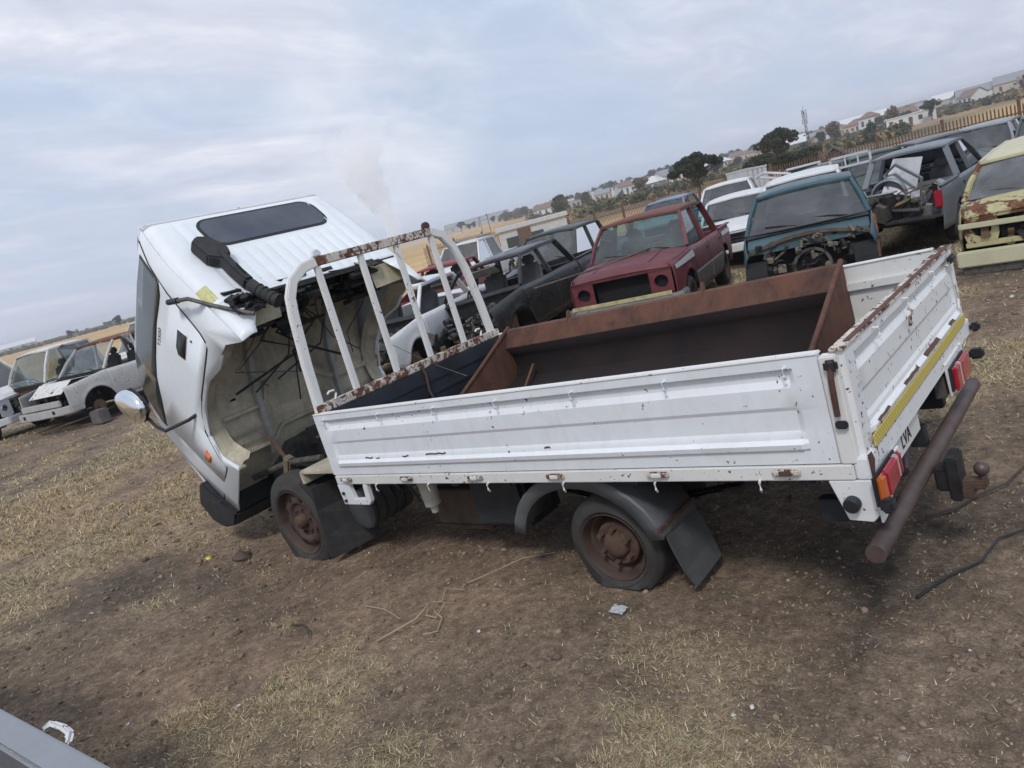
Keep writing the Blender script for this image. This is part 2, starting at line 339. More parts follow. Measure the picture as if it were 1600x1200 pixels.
# ---------------------------------------------------------------- ground: one sheet, finer towards the camera
def build_ground():
    az = np.radians(np.concatenate([np.linspace(78, 196, 430), np.linspace(196, 438, 60)[1:]]))
    rr = np.concatenate([[0.], .8*1.0235**np.arange(0, 345)]); rr = rr[rr < 2400]; rr = np.append(rr, 2400.)
    A, Rr = np.meshgrid(az, rr); X = CAM.x+Rr*np.cos(A); Y = CAM.y+Rr*np.sin(A); Z = gz(X, Y)
    n, m_ = X.shape
    co = np.stack([X, Y, Z], -1).reshape(-1, 3)
    i = np.arange(n-1)[:, None]*m_+np.arange(m_-1)[None, :]
    F = np.stack([i, i+1, i+m_+1, i+m_], -1).reshape(-1, 4)
    me = bpy.data.meshes.new('ground'); me.vertices.add(len(co)); me.vertices.foreach_set('co', co.ravel())
    me.loops.add(F.size); me.loops.foreach_set('vertex_index', F.ravel().astype(np.int32)); me.polygons.add(len(F))
    me.polygons.foreach_set('loop_start', np.arange(0, F.size, 4, dtype=np.int32)); me.update(calc_edges=True); me.validate()
    me.shade_smooth()
    x, y = co[:, 0], co[:, 1]; d = np.hypot(x-CAM.x, y-CAM.y); azd = np.degrees(np.arctan2(y-CAM.y, x-CAM.x)) % 360
    g = grassmask(x, y)
    soil = np.array([.205, .154, .110]); dark = np.array([.125, .097, .074]); red = np.array([.30, .205, .140]); straw = np.array([.42, .33, .205]); olive = np.array([.25, .22, .135])
    k1 = sstep(.46, .62, fbm(x*.9, y*.9, 4, 41))[:, None]; k2 = sstep(.48, .65, fbm(x*.35, y*.35, 4, 51))[:, None]; k3 = sstep(.4, .7, fbm(x*1.7, y*1.7, 3, 61))[:, None]
    c = soil*(1-k1)+dark*k1; c = c*(1-.55*k2)+red*.55*k2
    gc = straw*(1-k3*.6)+olive*k3*.6
    c = c*(1-.62*g[:, None])+gc*.62*g[:, None]
    gold = np.array([.54, .36, .165]); gold2 = np.array([.40, .27, .14]); gold3 = np.array([.62, .44, .22])
    wr = (sstep(134, 122, azd)*sstep(20, 60, azd))[:, None]
    q = fbm(x*.02, y*.05, 4, 71)[:, None]; gg = gold*(1-q)+gold2*q; q2 = sstep(.5, .7, fbm(x*.05, y*.012, 3, 75))[:, None]; gg = gg*(1-q2*.6)+gold3*q2*.6
    edge = np.where(azd > 150, 27., 26.)
    fg = sstep(edge, edge+8, d)[:, None]
    c = c*(1-fg)+gg*fg
    hill1 = np.array([.16, .135, .085]); hill2 = np.array([.34, .22, .13]); hill3 = np.array([.09, .095, .06])
    hq = sstep(.35, .65, fbm(x*.03, y*.03, 4, 81))[:, None]; hq2 = sstep(.5, .62, fbm(x*.02, y*.02, 4, 91))[:, None]
    hc = hill1*(1-hq)+hill3*hq; hc = hc*(1-hq2*.8)+hill2*hq2*.8
    hw = wr*sstep(95, 150, d)[:, None]
    goldright = (sstep(103, 97, azd)*sstep(300, 150, d))[:, None]
    c = c*(1-hw*(1-goldright))+hc*hw*(1-goldright)
    # distant dry brown slopes left, beyond the field
    lw = (sstep(480, 700, d)*sstep(150, 156, azd))[:, None]; c = c*(1-lw)+np.array([.20, .17, .11])*lw
    ca = me.color_attributes.new('soil', 'FLOAT_COLOR', 'POINT'); ca.data.foreach_set('color', np.concatenate([c, np.ones((len(c), 1))], 1).astype(np.float32).ravel())
    m, t, b, o_ = newmat('ground soil'); P = tco(t)
    at = t.nodes.new('ShaderNodeVertexColor'); at.layer_name = 'soil'
    f1 = ramp(t, noise(t, P, 16, 7, .72), [(.30, .50), (.52, 1.0), (.72, 1.65)])
    f2 = ramp(t, noise(t, P, 90, 4, .7), [(.30, .62), (.5, 1.), (.72, 1.5)])
    c1 = mixc(t, 1., at.outputs[0], f1, 'MULTIPLY'); c1 = mixc(t, .9, c1, f2, 'MULTIPLY')
    f3 = ramp(t, noise(t, P, 2.4, 5, .65), [(.35, .75), (.65, 1.2)]); c1 = mixc(t, 1., c1, f3, 'MULTIPLY')
    sp = ramp(t, noise(t, P, 150, 2, .6), [(.70, 0.), (.74, 1.)]); c1 = mixc(t, mathn(t, 'MULTIPLY', sp, .5), c1, (.36, .33, .28))
    t.links.new(c1, b.inputs['Base Color']); b.inputs['Roughness'].default_value = .95; b.inputs['Specular IOR Level'].default_value = .2
    h = mathn(t, 'ADD', mathn(t, 'MULTIPLY', noise(t, P, 14, 8, .72), .8), mathn(t, 'MULTIPLY', noise(t, P, 60, 4, .7), .35))
    bump(t, b, h, .9, .035)
    me.materials.append(m); o = bpy.data.objects.new('ground', me); C.objects.link(o); o['kind'] = 'structure'; return o
build_ground()
def mesh_np(name, co, F, mat, col=None, kind='stuff', label=None, cat=None):
    me = bpy.data.meshes.new(name); k = F.shape[1]; me.vertices.add(len(co)); me.vertices.foreach_set('co', co.astype(np.float32).ravel())
    me.loops.add(F.size); me.loops.foreach_set('vertex_index', F.ravel().astype(np.int32)); me.polygons.add(len(F))
    me.polygons.foreach_set('loop_start', np.arange(0, F.size, k, dtype=np.int32)); me.update(calc_edges=True)
    if col is not None:
        ca = me.color_attributes.new('tint', 'FLOAT_COLOR', 'POINT'); ca.data.foreach_set('color', np.concatenate([col, np.ones((len(col), 1))], 1).astype(np.float32).ravel())
    me.materials.append(mat); o = bpy.data.objects.new(name, me); C.objects.link(o)
    if kind: o['kind'] = kind
    if label: o['label'] = label
    if cat: o['category'] = cat
    return o
def tintmat(name, rough=.9, trans=0.):
    m, t, b, o = newmat(name); at = t.nodes.new('ShaderNodeVertexColor'); at.layer_name = 'tint'
    t.links.new(at.outputs[0], b.inputs['Base Color']); b.inputs['Roughness'].default_value = rough; b.inputs['Specular IOR Level'].default_value = .25
    return m
TINT = tintmat('tinted dry grass')
def build_grass():
    n = 900000
    lr = RS.uniform(math.log(1.6), math.log(24), n); r = np.exp(lr); az = np.radians(RS.uniform(84, 186, n))
    x = CAM.x+r*np.cos(az); y = CAM.y+r*np.sin(az)
    g = grassmask(x, y); keep = RS.uniform(0, 1, n) < (.05+.80*g)*np.clip(.35+r/9, 0, 1)
    x, y, r, g = x[keep], y[keep], r[keep], g[keep]
    # tuft jitter: pull blades towards random centres
    z = gz(x, y); n = len(x)
    L_ = RS.uniform(.014, .058, n)*(.7+.6*g)*np.clip(r/5, .85, 1.9); W = (.0007+.00036*r)*RS.uniform(.6, 1.5, n)
    th = RS.uniform(0, 2*np.pi, n); el = np.radians(np.clip(RS.normal(16, 16, n), 0, 75))
    dx, dy, dz = np.cos(th)*np.cos(el), np.sin(th)*np.cos(el), np.sin(el)
    px, py = -np.sin(th), np.cos(th)
    b0 = np.stack([x-px*W, y-py*W, z+.002], -1); b1 = np.stack([x+px*W, y+py*W, z+.002], -1); tip = np.stack([x+dx*L_, y+dy*L_, z+.003+dz*L_], -1)
    co = np.stack([b0, b1, tip], 1).reshape(-1, 3); F = np.arange(3*n).reshape(-1, 3)
    k = RS.uniform(0, 1, (n, 1)); a = np.array([.42, .335, .205]); b = np.array([.25, .21, .12]); c = np.array([.60, .51, .36])
    patch = sstep(.45, .62, fbm(x*.5, y*.5, 3, 101))[:, None]
    col = np.where(k < .5, a, np.where(k < .82, b, c))*RS.uniform(.65, 1.2, (n, 1)); col = col*(1-patch*.4)+col*np.array([1.15, .92, .75])*patch*.4
    col = np.repeat(col, 3, 0)
    mesh_np('dry_grass', co, F, TINT, col, 'stuff', 'short dead straw grass matted on the yard soil', 'grass')
build_grass()
def build_tufts():
    # upright clumps of longer dead grass
    pts = []
    for _ in range(900):
        r = math.exp(random.uniform(math.log(1.9), math.log(20))); a = R_(random.uniform(86, 184)); x, y = CAM.x+r*math.cos(a), CAM.y+r*math.sin(a)
        if grassmask(np.array([x]), np.array([y]))[0] > .5: pts.append((x, y, r))
    co, col = [], []
    for x, y, r in pts:
        nb = 60; s = random.uniform(.03, .11); hue = random.random()
        for _ in range(nb):
            th = random.uniform(0, 6.283); q = random.random()**.5*s; bx, by = x+q*math.cos(th), y+q*math.sin(th); bz = float(gz(bx, by))
            L_ = random.uniform(.02, .055); e = random.uniform(.3, 1.3); w_ = .0009+.0003*r; t2 = th+random.uniform(-.9, .9)
            d = (math.cos(t2)*math.cos(e)*L_, math.sin(t2)*math.cos(e)*L_, math.sin(e)*L_); p = (-math.sin(t2)*w_, math.cos(t2)*w_)
            co += [(bx-p[0], by-p[1], bz), (bx+p[0], by+p[1], bz), (bx+d[0], by+d[1], bz+d[2])]
            v = random.uniform(.7, 1.15); c = (.48*v, .39*v, .24*v) if hue < .6 else (.30*v, .29*v, .16*v); col += [c]*3
    mesh_np('grass_tufts', np.array(co), np.arange(len(co)).reshape(-1, 3), TINT, np.array(col), 'stuff', 'small tufts of bleached dead grass standing on the yard', 'grass')
build_tufts()
def build_gravel():
    ph = (1+5**.5)/2
    V = np.array([(-1, ph, 0), (1, ph, 0), (-1, -ph, 0), (1, -ph, 0), (0, -1, ph), (0, 1, ph), (0, -1, -ph), (0, 1, -ph), (ph, 0, -1), (ph, 0, 1), (-ph, 0, -1), (-ph, 0, 1)], float)/1.9
    Fi = np.array([(0, 11, 5), (0, 5, 1), (0, 1, 7), (0, 7, 10), (0, 10, 11), (1, 5, 9), (5, 11, 4), (11, 10, 2), (10, 7, 6), (7, 1, 8), (3, 9, 4), (3, 4, 2), (3, 2, 6), (3, 6, 8), (3, 8, 9), (4, 9, 5), (2, 4, 11), (6, 2, 10), (8, 6, 7), (9, 8, 1)])
    n = 16000; r = np.exp(RS.uniform(math.log(1.8), math.log(16), n)); az = np.radians(RS.uniform(84, 182, n)); x = CAM.x+r*np.cos(az); y = CAM.y+r*np.sin(az)
    keep = RS.uniform(0, 1, n) < 1-.75*grassmask(x, y); x, y, r = x[keep], y[keep], r[keep]
    n = len(x); s = np.exp(RS.normal(math.log(.0058), .55, n))*np.clip(r/4.5, .8, 1.8); z = gz(x, y)+s*.25
    co = V[None]*s[:, None, None]*RS.uniform(.5, 1.45, (n, 12, 1))*np.array([1, 1, .65]); co += np.stack([x, y, z], -1)[:, None]
    F = (np.arange(n)[:, None, None]*12+Fi[None]).reshape(-1, 3)
    k = RS.uniform(0, 1, (n, 1)); col = np.where(k < .4, np.array([.155, .120, .092]), np.where(k < .95, np.array([.26, .20, .145]), np.where(k < .992, np.array([.26, .225, .185]), np.array([.50, .48, .44]))))*RS.uniform(.7, 1.2, (n, 1))
    mesh_np('gravel', co.reshape(-1, 3), F, TINT, np.repeat(col, 12, 0), 'stuff', 'loose small stones and clods scattered over the yard soil', 'gravel')
build_gravel()
# ---------------------------------------------------------------- the tilt-cab truck (its own frame: x to the rear, y away from the camera, z up)
HOLE_ = plain('dark plug', (.01, .01, .01), .9)
TR = thing('tilt_cab_truck', 'white flatbed light truck with its cab tipped forward over the front axle', 'truck', rot=(0, -math.atan(.052), 0))
W_, LB = 1.96, 3.484
Z0, Z1 = .735, 1.165
def side_profile(z):
    """outward offset (m) of the pressed drop side at height z"""
    return float(np.interp(z, [.735, .79, .800, .822, .838, .855, .872, .955, .972, 1.05, 1.080, 1.118, 1.128, 1.165],
                              [.000, .000, .012, .016, -.004, -.006, -.014, -.014, -.006, -.006, -.022, -.024, .000, .000]))
ZS = [.735, .79, .800, .812, .822, .838, .855, .866, .872, .955, .963, .972, 1.05, 1.065, 1.080, 1.118, 1.128, 1.165]
def drop_panel(a0, a1, place):
    """pressed panel between a0..a1 along its length; place(a, out, z) -> point"""
    A = [a0, a0+.10, a0+.125] + list(np.linspace(a0+.2, a1-.2, 14)) + [a1-.125, a1-.10, a1]
    m = MB(); rows = []
    for a in A:
        k = min(max((a-a0-.10)/.025, 0), 1)*min(max((a1-.10-a)/.025, 0), 1)
        rows.append([place(a, side_profile(z)*k, z) for z in ZS])
    m.grid(rows)
    rows = []
    for a in (a0, a1): rows.append([place(a, -.038, z) for z in (Z0, 1.165)])
    m.grid(rows)
    for a in (a0, a1): m.add([place(a, 0, Z0), place(a, 0, Z1), place(a, -.038, Z1), place(a, -.038, Z0)], [(0, 1, 2, 3)])
    m.add([place(a0, 0, Z1), place(a1, 0, Z1), place(a1, -.038, Z1), place(a0, -.038, Z1)], [(0, 1, 2, 3)])
    m.add([place(a0, 0, Z0), place(a1, 0, Z0), place(a1, -.038, Z0), place(a0, -.038, Z0)], [(0, 1, 2, 3)])
    return m
near = drop_panel(0.0, 3.395, lambda a, o, z: (a, -o, z)).build('side_panel', WHITE, TR, auto=22)
far = drop_panel(0.0, 3.395, lambda a, o, z: (a, W_+o, z)).build('side_panel', CHIPW, TR, auto=14)
gate = drop_panel(.035, W_-.035, lambda a, o, z: (LB+o, a, z)).build('tailgate', GATEW, TR, auto=14)
# worn rims
MB().bb((.0, -.004, 1.1655), (3.40, .045, 1.177)).build('top_rim', CHIPW, near, bevel=.004)
MB().bb((.0, W_-.045, 1.1655), (3.40, W_+.004, 1.177)).build('top_rim', CHIPW, far, bevel=.004)
MB().bb((LB-.050, .02, 1.1655), (LB+.006, W_-.02, 1.181)).build('top_rim', RUSTW, gate, bevel=.004)
MB().bb((LB-.02, .1, 1.1815), (LB+.004, W_-.04, 1.1835)).build('worn_edge', RUST, gate)
# rib on the far inner wall
MB().bb((.02, W_-.062, 1.02), (3.38, W_-.039, 1.075)).build('inner_rib', CHIPW, far, bevel=.006)
MB().bb((.02, W_-.058, .80), (3.38, W_-.039, .84)).build('inner_rib', CHIPW, far, bevel=.006)
# reflective strip, lamps and frame rails
MB().bb((LB+.0165, .095, .760), (LB+.021, W_-.10, .806)).build('reflective_strip', YEL, gate)
rails = MB(); rails.bb((.01, -.006, .665), (3.44, .05, .729)); rails.build('bed_rail', CHIPW, TR, bevel=.005)
MB().bb((.01, W_-.05, .665), (3.44, W_+.006, .729)).build('bed_rail', CHIPW, TR, bevel=.005)
MB().bb((3.442, .0, .665), (3.498, W_, .752)).build('rear_rail', GATEW, TR, bevel=.005)
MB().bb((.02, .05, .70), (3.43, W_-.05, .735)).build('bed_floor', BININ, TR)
for k in range(8): MB().bb((.25+.42*k, .06, .62), (.31+.42*k, W_-.06, .698)).build('cross_member', CHASS, TR)
# corner posts
for y0, y1, sg in ((-.004, .05, -1), (W_-.05, W_+.004, 1)):
    p = MB().bb((3.398, y0, .730), (3.462, y1, 1.160)).build('corner_post', CHIPW, TR, bevel=.006)
    ys = y0-.012 if sg < 0 else y1+.012
    MB().tube([(3.448, ys, 1.145), (3.440, ys-sg*-.01, 1.08), (3.432, ys, .99), (3.43, ys, .93)], .012, 8).build('latch_rod', RUST if sg < 0 else BLACK, p)
    MB().box((3.445, ys, 1.125), (.05, .03, .045)).build('latch_cap', BLACK, p, bevel=.01)
    MB().box((3.438, ys, .895), (.045, .022, .03)).build('latch_catch', BLACK, p, bevel=.006)
for y0, y1, z0, z1 in ((.62, .86, .823, .832), (1.02, 1.30, .824, .838), (.20, .36, .822, .829), (1.55, 1.66, .823, .834)):
    MB().grid([[(LB+side_profile(z)+.004, y, z+.002*math.sin(y*60)) for y in np.linspace(y0, y1, 9)] for z in np.linspace(z0, z1, 5)]).build('rust_scrape', RUST, gate)
MB().add([(3.4985, .0, .765), (3.4985, .05, .76), (3.4985, .07, .72), (3.4985, .03, .66), (3.4985, .0, .655)], [(0, 1, 2, 3, 4)]).build('rust_scrape', RUST, gate)
for x0, x1, z in ((.42, .50, .842), (.53, .57, .838), (.80, .86, .842), (1.02, 1.20, .848), (1.95, 1.99, .85)):
    MB().grid([[(x, -side_profile(zz)-.0015, zz+.003*math.sin(x*90)) for x in np.linspace(x0, x1, 7)] for zz in (z, z+.009)]).build('rust_scrape', RUST, near)
# black latch at the gate corners, rope hooks
MB().box((LB+.022, W_-.16, 1.125), (.03, .10, .045)).build('latch_handle', BLACK, gate, bevel=.012)
def hook(p, out, parent, mat):
    o = Vector(out); p = Vector(p)
    MB().tube([p, p+o*.020, p+o*.022+Vector((0, 0, -.030)), p+o*.010+Vector((0, 0, -.045))], .0055, 6).build('rope_hook', mat, parent, smooth=True)
for x in (.115, .714, 1.229, 1.721, 2.229, 2.74, 3.27): hook((x, -.001, 1.135), (0, -1, 0), near, WHITE)
for x in (.462, .976, 1.481, 2.02, 2.56, 3.06): hook((x, -.006, .668), (.3, -1, 0), TR, CHIPW)
for y in (.39, .86, 1.38): hook((LB+.004, y, 1.148), (1, 0, 0), gate, GATEW)
MB().tube([(LB+.02, .86, 1.10), (LB+.03, .875, 1.085), (LB+.02, .86, 1.06), (LB+.012, .868, 1.02)], .008, 6).build('bent_catch', RUSTW, gate, smooth=True)
MB().tube([(LB+.006, W_-.20, 1.10), (LB+.012, W_-.15, 1.06), (LB+.012, W_-.145, .98), (LB+.012, W_-.13, .90), (LB+.012, W_-.15, .85)], .005, 6).build('wire', CHIPW, gate, smooth=True)
for x in (.146, .784, 1.394, 1.981, 2.584, 3.182):
    h = MB().box((x, -.015, .705), (.115, .020, .028)).build('hinge', RUSTW, TR, bevel=.007)
    MB().box((x, -.028, .706), (.052, .010, .022)).build('hinge_pin', CHIPW if x < 3 else RUST, h, bevel=.004)
# front bracket under the rail
b = MB(); b.prism([(.0, .663), (.012, .514), (.295, .514), (.325, .540), (.335, .663), (.29, .663), (.275, .56), (.15, .556), (.135, .63), (.135, .663)], 'y', -.004, .03)
b.build('front_bracket', WHITE, TR, bevel=.004)
for z in (.545, .60): MB().lathe([(.0, -.012), (.012, -.012), (.012, 0)], (.05, -.004, z), 'y', 8).build('bolt', BLACK, TR)
# rear lamp brackets and lamps
bk = MB(); bk.prism([(3.335, .663), (3.382, .498), (3.470, .492), (3.496, .52), (3.496, .663)], 'y', -.004, .012)
bk = bk.build('lamp_bracket', GATEW, TR, bevel=.003)
MB().lathe([(.0, -.036), (.026, -.036), (.031, -.030), (.031, 0)], (3.411, -.004, .572), 'y', 20).build('round_buffer', BLACK, bk, auto=40)
br = MB(); br.prism([(-.004, .664), (.335, .664), (.335, .60), (.05, .492), (-.004, .49)], 'x', 3.4975, 3.507); br = br.build('lamp_plate', GATEW, TR, bevel=.002)
def lamp(y0, y1, z0, z1, slant, parent, amber):
    x0 = 3.5075; x1 = 3.545
    def shape(a, b, e):  # slice of the lens between fractions a..b
        P_ = lambda t, top: (y0+(y1-y0)*t, (z1 if top else z0+slant*t))
        return [P_(a, 0), P_(b, 0), P_(b, 1), P_(a, 1)]
    l = MB().prism(shape(-.03, 1.03, 0), 'x', x0, x0+.012).build('lamp_housing', BLACK, parent, bevel=.003)
    if amber: MB().prism(shape(0, .20, 0), 'x', x0+.013, x1).build('amber_lens', AMBL, l, bevel=.010)
    MB().prism(shape(.21 if amber else 0, .78 if amber else .62, 0), 'x', x0+.013, x1+.002).build('red_lens', REDL, l, bevel=.010)
    MB().prism(shape(.785 if amber else .625, .86 if amber else .72, 0), 'x', x0+.013, x1).build('clear_lens', CLRL, l, bevel=.006)
    MB().prism(shape(.865 if amber else .725, 1, 0), 'x', x0+.013, x1).build('red_lens', REDL, l, bevel=.008)
lamp(-.04, .225, .575, .690, .025, br, True)
MB().box((3.545, -.035, .580), (.05, .055, .055)).build('marker_lamp', BLACK, TR, bevel=.012)
b2 = MB().prism([(1.26, .70), (1.66, .70), (1.66, .58), (1.60, .525), (1.29, .525)], 'x', 3.4975, 3.507).build('lamp_plate', GATEW, TR, bevel=.002)
lamp(1.60, 1.30, .548, .672, .0, b2, False)
MB().box((3.46, 1.32, .585), (.05, .10, .12)).build('plate_back', GREYM, TR, bevel=.004)
MB().box((3.54, 1.80, .59), (.07, .06, .055)).build('marker_lamp', BLACK, TR, bevel=.012)
MB().box((3.525, 1.95, .70), (.05, .05, .05)).build('marker_lamp', BLACK, TR, bevel=.012)
# number plate
pl = MB().bb((3.470, .35, .560), (3.476, .78, .664)).build('number_plate', plain('plate white', (.66, .66, .64), .4, var=.06), TR, bevel=.002)
def text(name, body, size, mat, M, parent, ext=.001, sx_=1.):
    cu_ = bpy.data.curves.new(name, 'FONT'); cu_.body = body; cu_.size = size; cu_.extrude = ext; cu_.align_x = 'CENTER'; cu_.align_y = 'CENTER'
    o = bpy.data.objects.new(name, cu_); C.objects.link(o); dg = bpy.context.evaluated_depsgraph_get(); me = bpy.data.meshes.new_from_object(o.evaluated_get(dg))
    bpy.data.objects.remove(o); o = bpy.data.objects.new(name, me); C.objects.link(o); me.materials.clear(); me.materials.append(mat); o.parent = parent
    me.transform(M @ Matrix.Diagonal((sx_, 1, 1, 1))); return o
def basis(o, x, y):
    x = Vector(x).normalized(); y = Vector(y).normalized(); z = x.cross(y); return Matrix(((x.x, y.x, z.x, o[0]), (x.y, y.y, z.y, o[1]), (x.z, y.z, z.z, o[2]), (0, 0, 0, 1)))
text('plate_lettering', 'LVA', .085, SEAL, basis((3.4775, .55, .612), (0, 1, 0), (0, 0, 1)), pl)
# headboard
HX = .03
path = [(.050, 1.17), (.070, 1.5), (.105, 1.84), (.128, 1.965), (.185, 2.065), (.29, 2.13), (.41, 2.150), (1.53, 2.150), (1.645, 2.105), (1.735, 1.99), (1.80, 1.80), (1.845, 1.5), (1.875, 1.17)]
for pp in (path[:7], path[7:]): MB().path([(HX, y, z) for y, z in pp], .070, .045, up=(1, 0, 0)).build('headboard_post', CHIPW, TR, bevel=.008, auto=50)
MB().bb((.006, .41, 2.118), (.054, 1.53, 2.182)).build('headboard_top_rail', RUSTW, TR, bevel=.006)
MB().bb((.0, .02, 1.165), (.06, W_-.02, 1.225)).build('headboard_bottom_rail', RUSTW, TR, bevel=.006)
for yb, yt in ((.392, .410), (.783, .800), (1.146, 1.156), (1.535, 1.530)):
    MB().path([(HX, yb, 1.222), (HX, yt, 2.120)], .048, .032, up=(1, 0, 0)).build('headboard_bar', CHIPW, TR, bevel=.005)
for y in (.42, 1.50):
    MB().prism([(y-.03, 2.183), (y+.05, 2.183), (y+.05, 2.215), (y+.02, 2.235), (y-.015, 2.225)], 'x', .012, .048).build('rack_lug', RUST if y > 1 else WHITE, TR, bevel=.006)
for y in (.17, 1.70):
    MB().tube([(.07, y, 1.225), (.07, y+.02, 1.262), (.07, y+.008, 1.285), (.07, y-.03, 1.288), (.07, y-.05, 1.275)], .008, 8).build('rope_hook', CHIPW, TR, smooth=True)
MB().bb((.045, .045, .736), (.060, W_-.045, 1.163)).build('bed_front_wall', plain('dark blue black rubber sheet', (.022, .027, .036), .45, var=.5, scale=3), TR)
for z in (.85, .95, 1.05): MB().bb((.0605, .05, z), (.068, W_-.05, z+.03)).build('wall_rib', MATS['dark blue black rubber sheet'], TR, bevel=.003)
MB().tube([(.07, .98, 1.22), (.075, 1.0, 1.12), (.075, .985, 1.0), (.09, 1.01, .80)], .010, 6).build('rusty_strap', RUST, TR, smooth=True)
MB().tube([(.03, .82, 1.42), (.10, .95, 1.28), (.22, 1.06, 1.14), (.40, 1.10, 1.04)], .0022, 5).build('wire', GREYM, TR)
# chassis
for y in (.56, 1.40):
    MB().bb((-2.35, y-.035, .44), (3.44, y+.035, .60)).build('chassis_rail', CHASS, TR, bevel=.006)
for x in (-2.2, -1.2, .2, 1.2, 2.8): MB().bb((x-.04, .595, .46), (x+.04, 1.365, .58)).build('chassis_cross_member', CHASS, TR)
bp = MB().tube([(3.485, -.10, .41), (3.478, .9, .395), (3.475, 1.90, .385)], .037, 20).build('bumper_pipe', plain('brown painted pipe', (.085, .058, .052), .55, var=.3, scale=9), TR, auto=50)
for y in (.20, .98): MB().bb((3.20, y-.03, .40), (3.44, y+.03, .50)).build('bumper_bracket', CHASS, TR, bevel=.004)
# tow hitch
MB().box((3.60, .70, .37), (.05, .13, .20)).box((3.555, .70, .36), (.06, .10, .10)).build('tow_plate', DARKM, TR, bevel=.008)
MB().box((3.66, .70, .33), (.11, .07, .04)).box((3.64, .70, .30), (.05, .10, .05)).build('tow_tongue', HUBR, TR, bevel=.008)
MB().tube([(3.70, .70, .335), (3.70, .70, .37)], .017, 10).sph((3.70, .70, .395), .031, 16, 10).build('tow_ball', plain('dull brown tow ball', (.10, .075, .07), .45, .3), TR, smooth=True)
MB().tube([(2.9, .98, .42), (3.2, .96, .46), (3.33, .90, .485), (3.39, .78, .475), (3.41, .63, .455), (3.42, .58, .44)], .032, 14).build('exhaust_pipe', plain('brown exhaust', (.07, .058, .055), .6, .2), TR, smooth=True)
# wheels
def wheel(x, y, zc, R, rr, wd, side, flat, rear, tilt=0.):
    """tyre flattened at the ground; side=-1 faces the camera"""
    s = side; A = MB()
    prof = [(rr*1.0, s*-.004), (rr*1.05, s*.012), (rr+(R-rr)*.22, s*.016), (rr+(R-rr)*.26, s*.011), (rr+(R-rr)*.62, s*.010), (rr+(R-rr)*.66, s*.005), (R*.965, s*-.012), (R*.992, s*-.030), (R, s*-.055), (R, s*-(wd-.05)), (R*.98, s*-(wd-.02)), (R*.9, s*-wd), (rr, s*-wd*.95)]
    rows = []; n = 56
    for k in range(n+1):
        t = 2*math.pi*k/n; row = []
        for j, (r, a) in enumerate(prof):
            u, v = r*math.cos(t), r*math.sin(t); fl = -(zc-flat)
            low = max(0., -v-(-fl)*.55)/max(1e-6, (-fl)*.45)
            if v < fl: v = fl
            aa = a+s*(.030*min(1, max(0, low))**2 if rear or flat > -.1 and R > .3 else 0)*(1 if .15 < (r-rr)/(R-rr) < .95 else .2)
            tr_ = .006*(1 if (k % 2) else 0) if 7 <= j <= 9 else 0
            row.append((x+u*(1-tr_/R), y+aa, zc+v))
        rows.append(row)
    A.grid(rows)
    w_ = A.build('wheel', TYRE, TR, auto=60)
    rim = MB().lathe([(rr*1.02, s*.010), (rr*1.0, s*.012), (rr*.965, s*-.004), (rr*.95, s*-.028), (rr*.93, s*-.050), (rr*.86, s*-.052)] + ([(rr*.82, s*-.050), (rr*.78, s*-.036), (rr*.62, s*-.024), (rr*.56, s*-.030), (rr*.50, s*-.050), (rr*.30, s*-.046), (0, s*-.046)] if not rear else [(rr*.78, s*-.085), (rr*.70, s*-.100), (rr*.55, s*-.100), (.0, s*-.100)]), (x, y, zc), 'y', 40)
    rim.build('rim', WHEELM, w_, auto=40)
    if not rear:
        for k in range(8):
            t = 2*math.pi*(k+.5)/8; MB().box((x+rr*.71*math.cos(t), y+s*-.0275, zc+rr*.71*math.sin(t)), (.030, .012, .046), Matrix.Rotation(-t, 3, 'Y')).build('vent_slot', SEAL, w_, bevel=.004)
        MB().lathe([(rr*.22, s*-.045), (rr*.21, s*.0), (rr*.16, s*.016), (rr*.10, s*.018), (rr*.09, s*.026), (0, s*.027)], (x, y, zc), 'y', 20).build('hub', HUBR, w_, auto=40)
        for k in range(6):
            t = 2*math.pi*k/6+.2; MB().tube([(x+rr*.38*math.cos(t), y+s*-.046, zc+rr*.38*math.sin(t)), (x+rr*.38*math.cos(t), y+s*-.022, zc+rr*.38*math.sin(t))], .011, 6).build('wheel_nut', WHEELM, w_)
    else:
        MB().lathe([(rr*.66, s*-.10), (rr*.66, s*-.045), (rr*.60, s*-.035), (rr*.40, s*-.035), (rr*.38, s*-.015), (rr*.30, s*.0), (rr*.12, s*.004), (0, s*.004)], (x, y, zc), 'y', 28).build('hub', HUBR, w_, auto=40)
        for k in range(6):
            t = 2*math.pi*k/6+.4; MB().tube([(x+rr*.50*math.cos(t), y+s*-.035, zc+rr*.50*math.sin(t)), (x+rr*.50*math.cos(t), y+s*.006, zc+rr*.50*math.sin(t))], .014, 6).build('wheel_nut', HUBR, w_)
    return w_
wheel(-.925, .125, .280, .405, .268, .17, -1, -.030, False)
wheel(-.925, W_-.125, .280, .405, .268, .17, 1, -.030, False)
wheel(2.105, .125, .240, .285, .188, .16, -1, .022, True)
wheel(2.105, .345, .240, .285, .188, .14, -1, .022, True)
wheel(2.085, W_-.125, .245, .262, .160, .16, 1, .0, True)
MB().tube([(2.085, .3, .25), (2.085, 1.66, .25)], .05, 12).sph((2.085, .98, .25), (.14, .13, .15)).build('rear_axle', DARKM, TR, auto=40)
MB().tube([(-.925, .25, .28), (-.925, 1.71, .26)], .035, 10).build('front_axle', DARKM, TR, auto=40)
for y in (.50, 1.46):
    for k in range(4): MB().path([(2.085-.62+.1*k, y, .42-.02*k), (2.085, y, .30-.012*k+.02), (2.085+.62-.1*k, y, .42-.02*k)], .06, .012, up=(0, 0, 1)).build('leaf_spring', DARKM, TR)
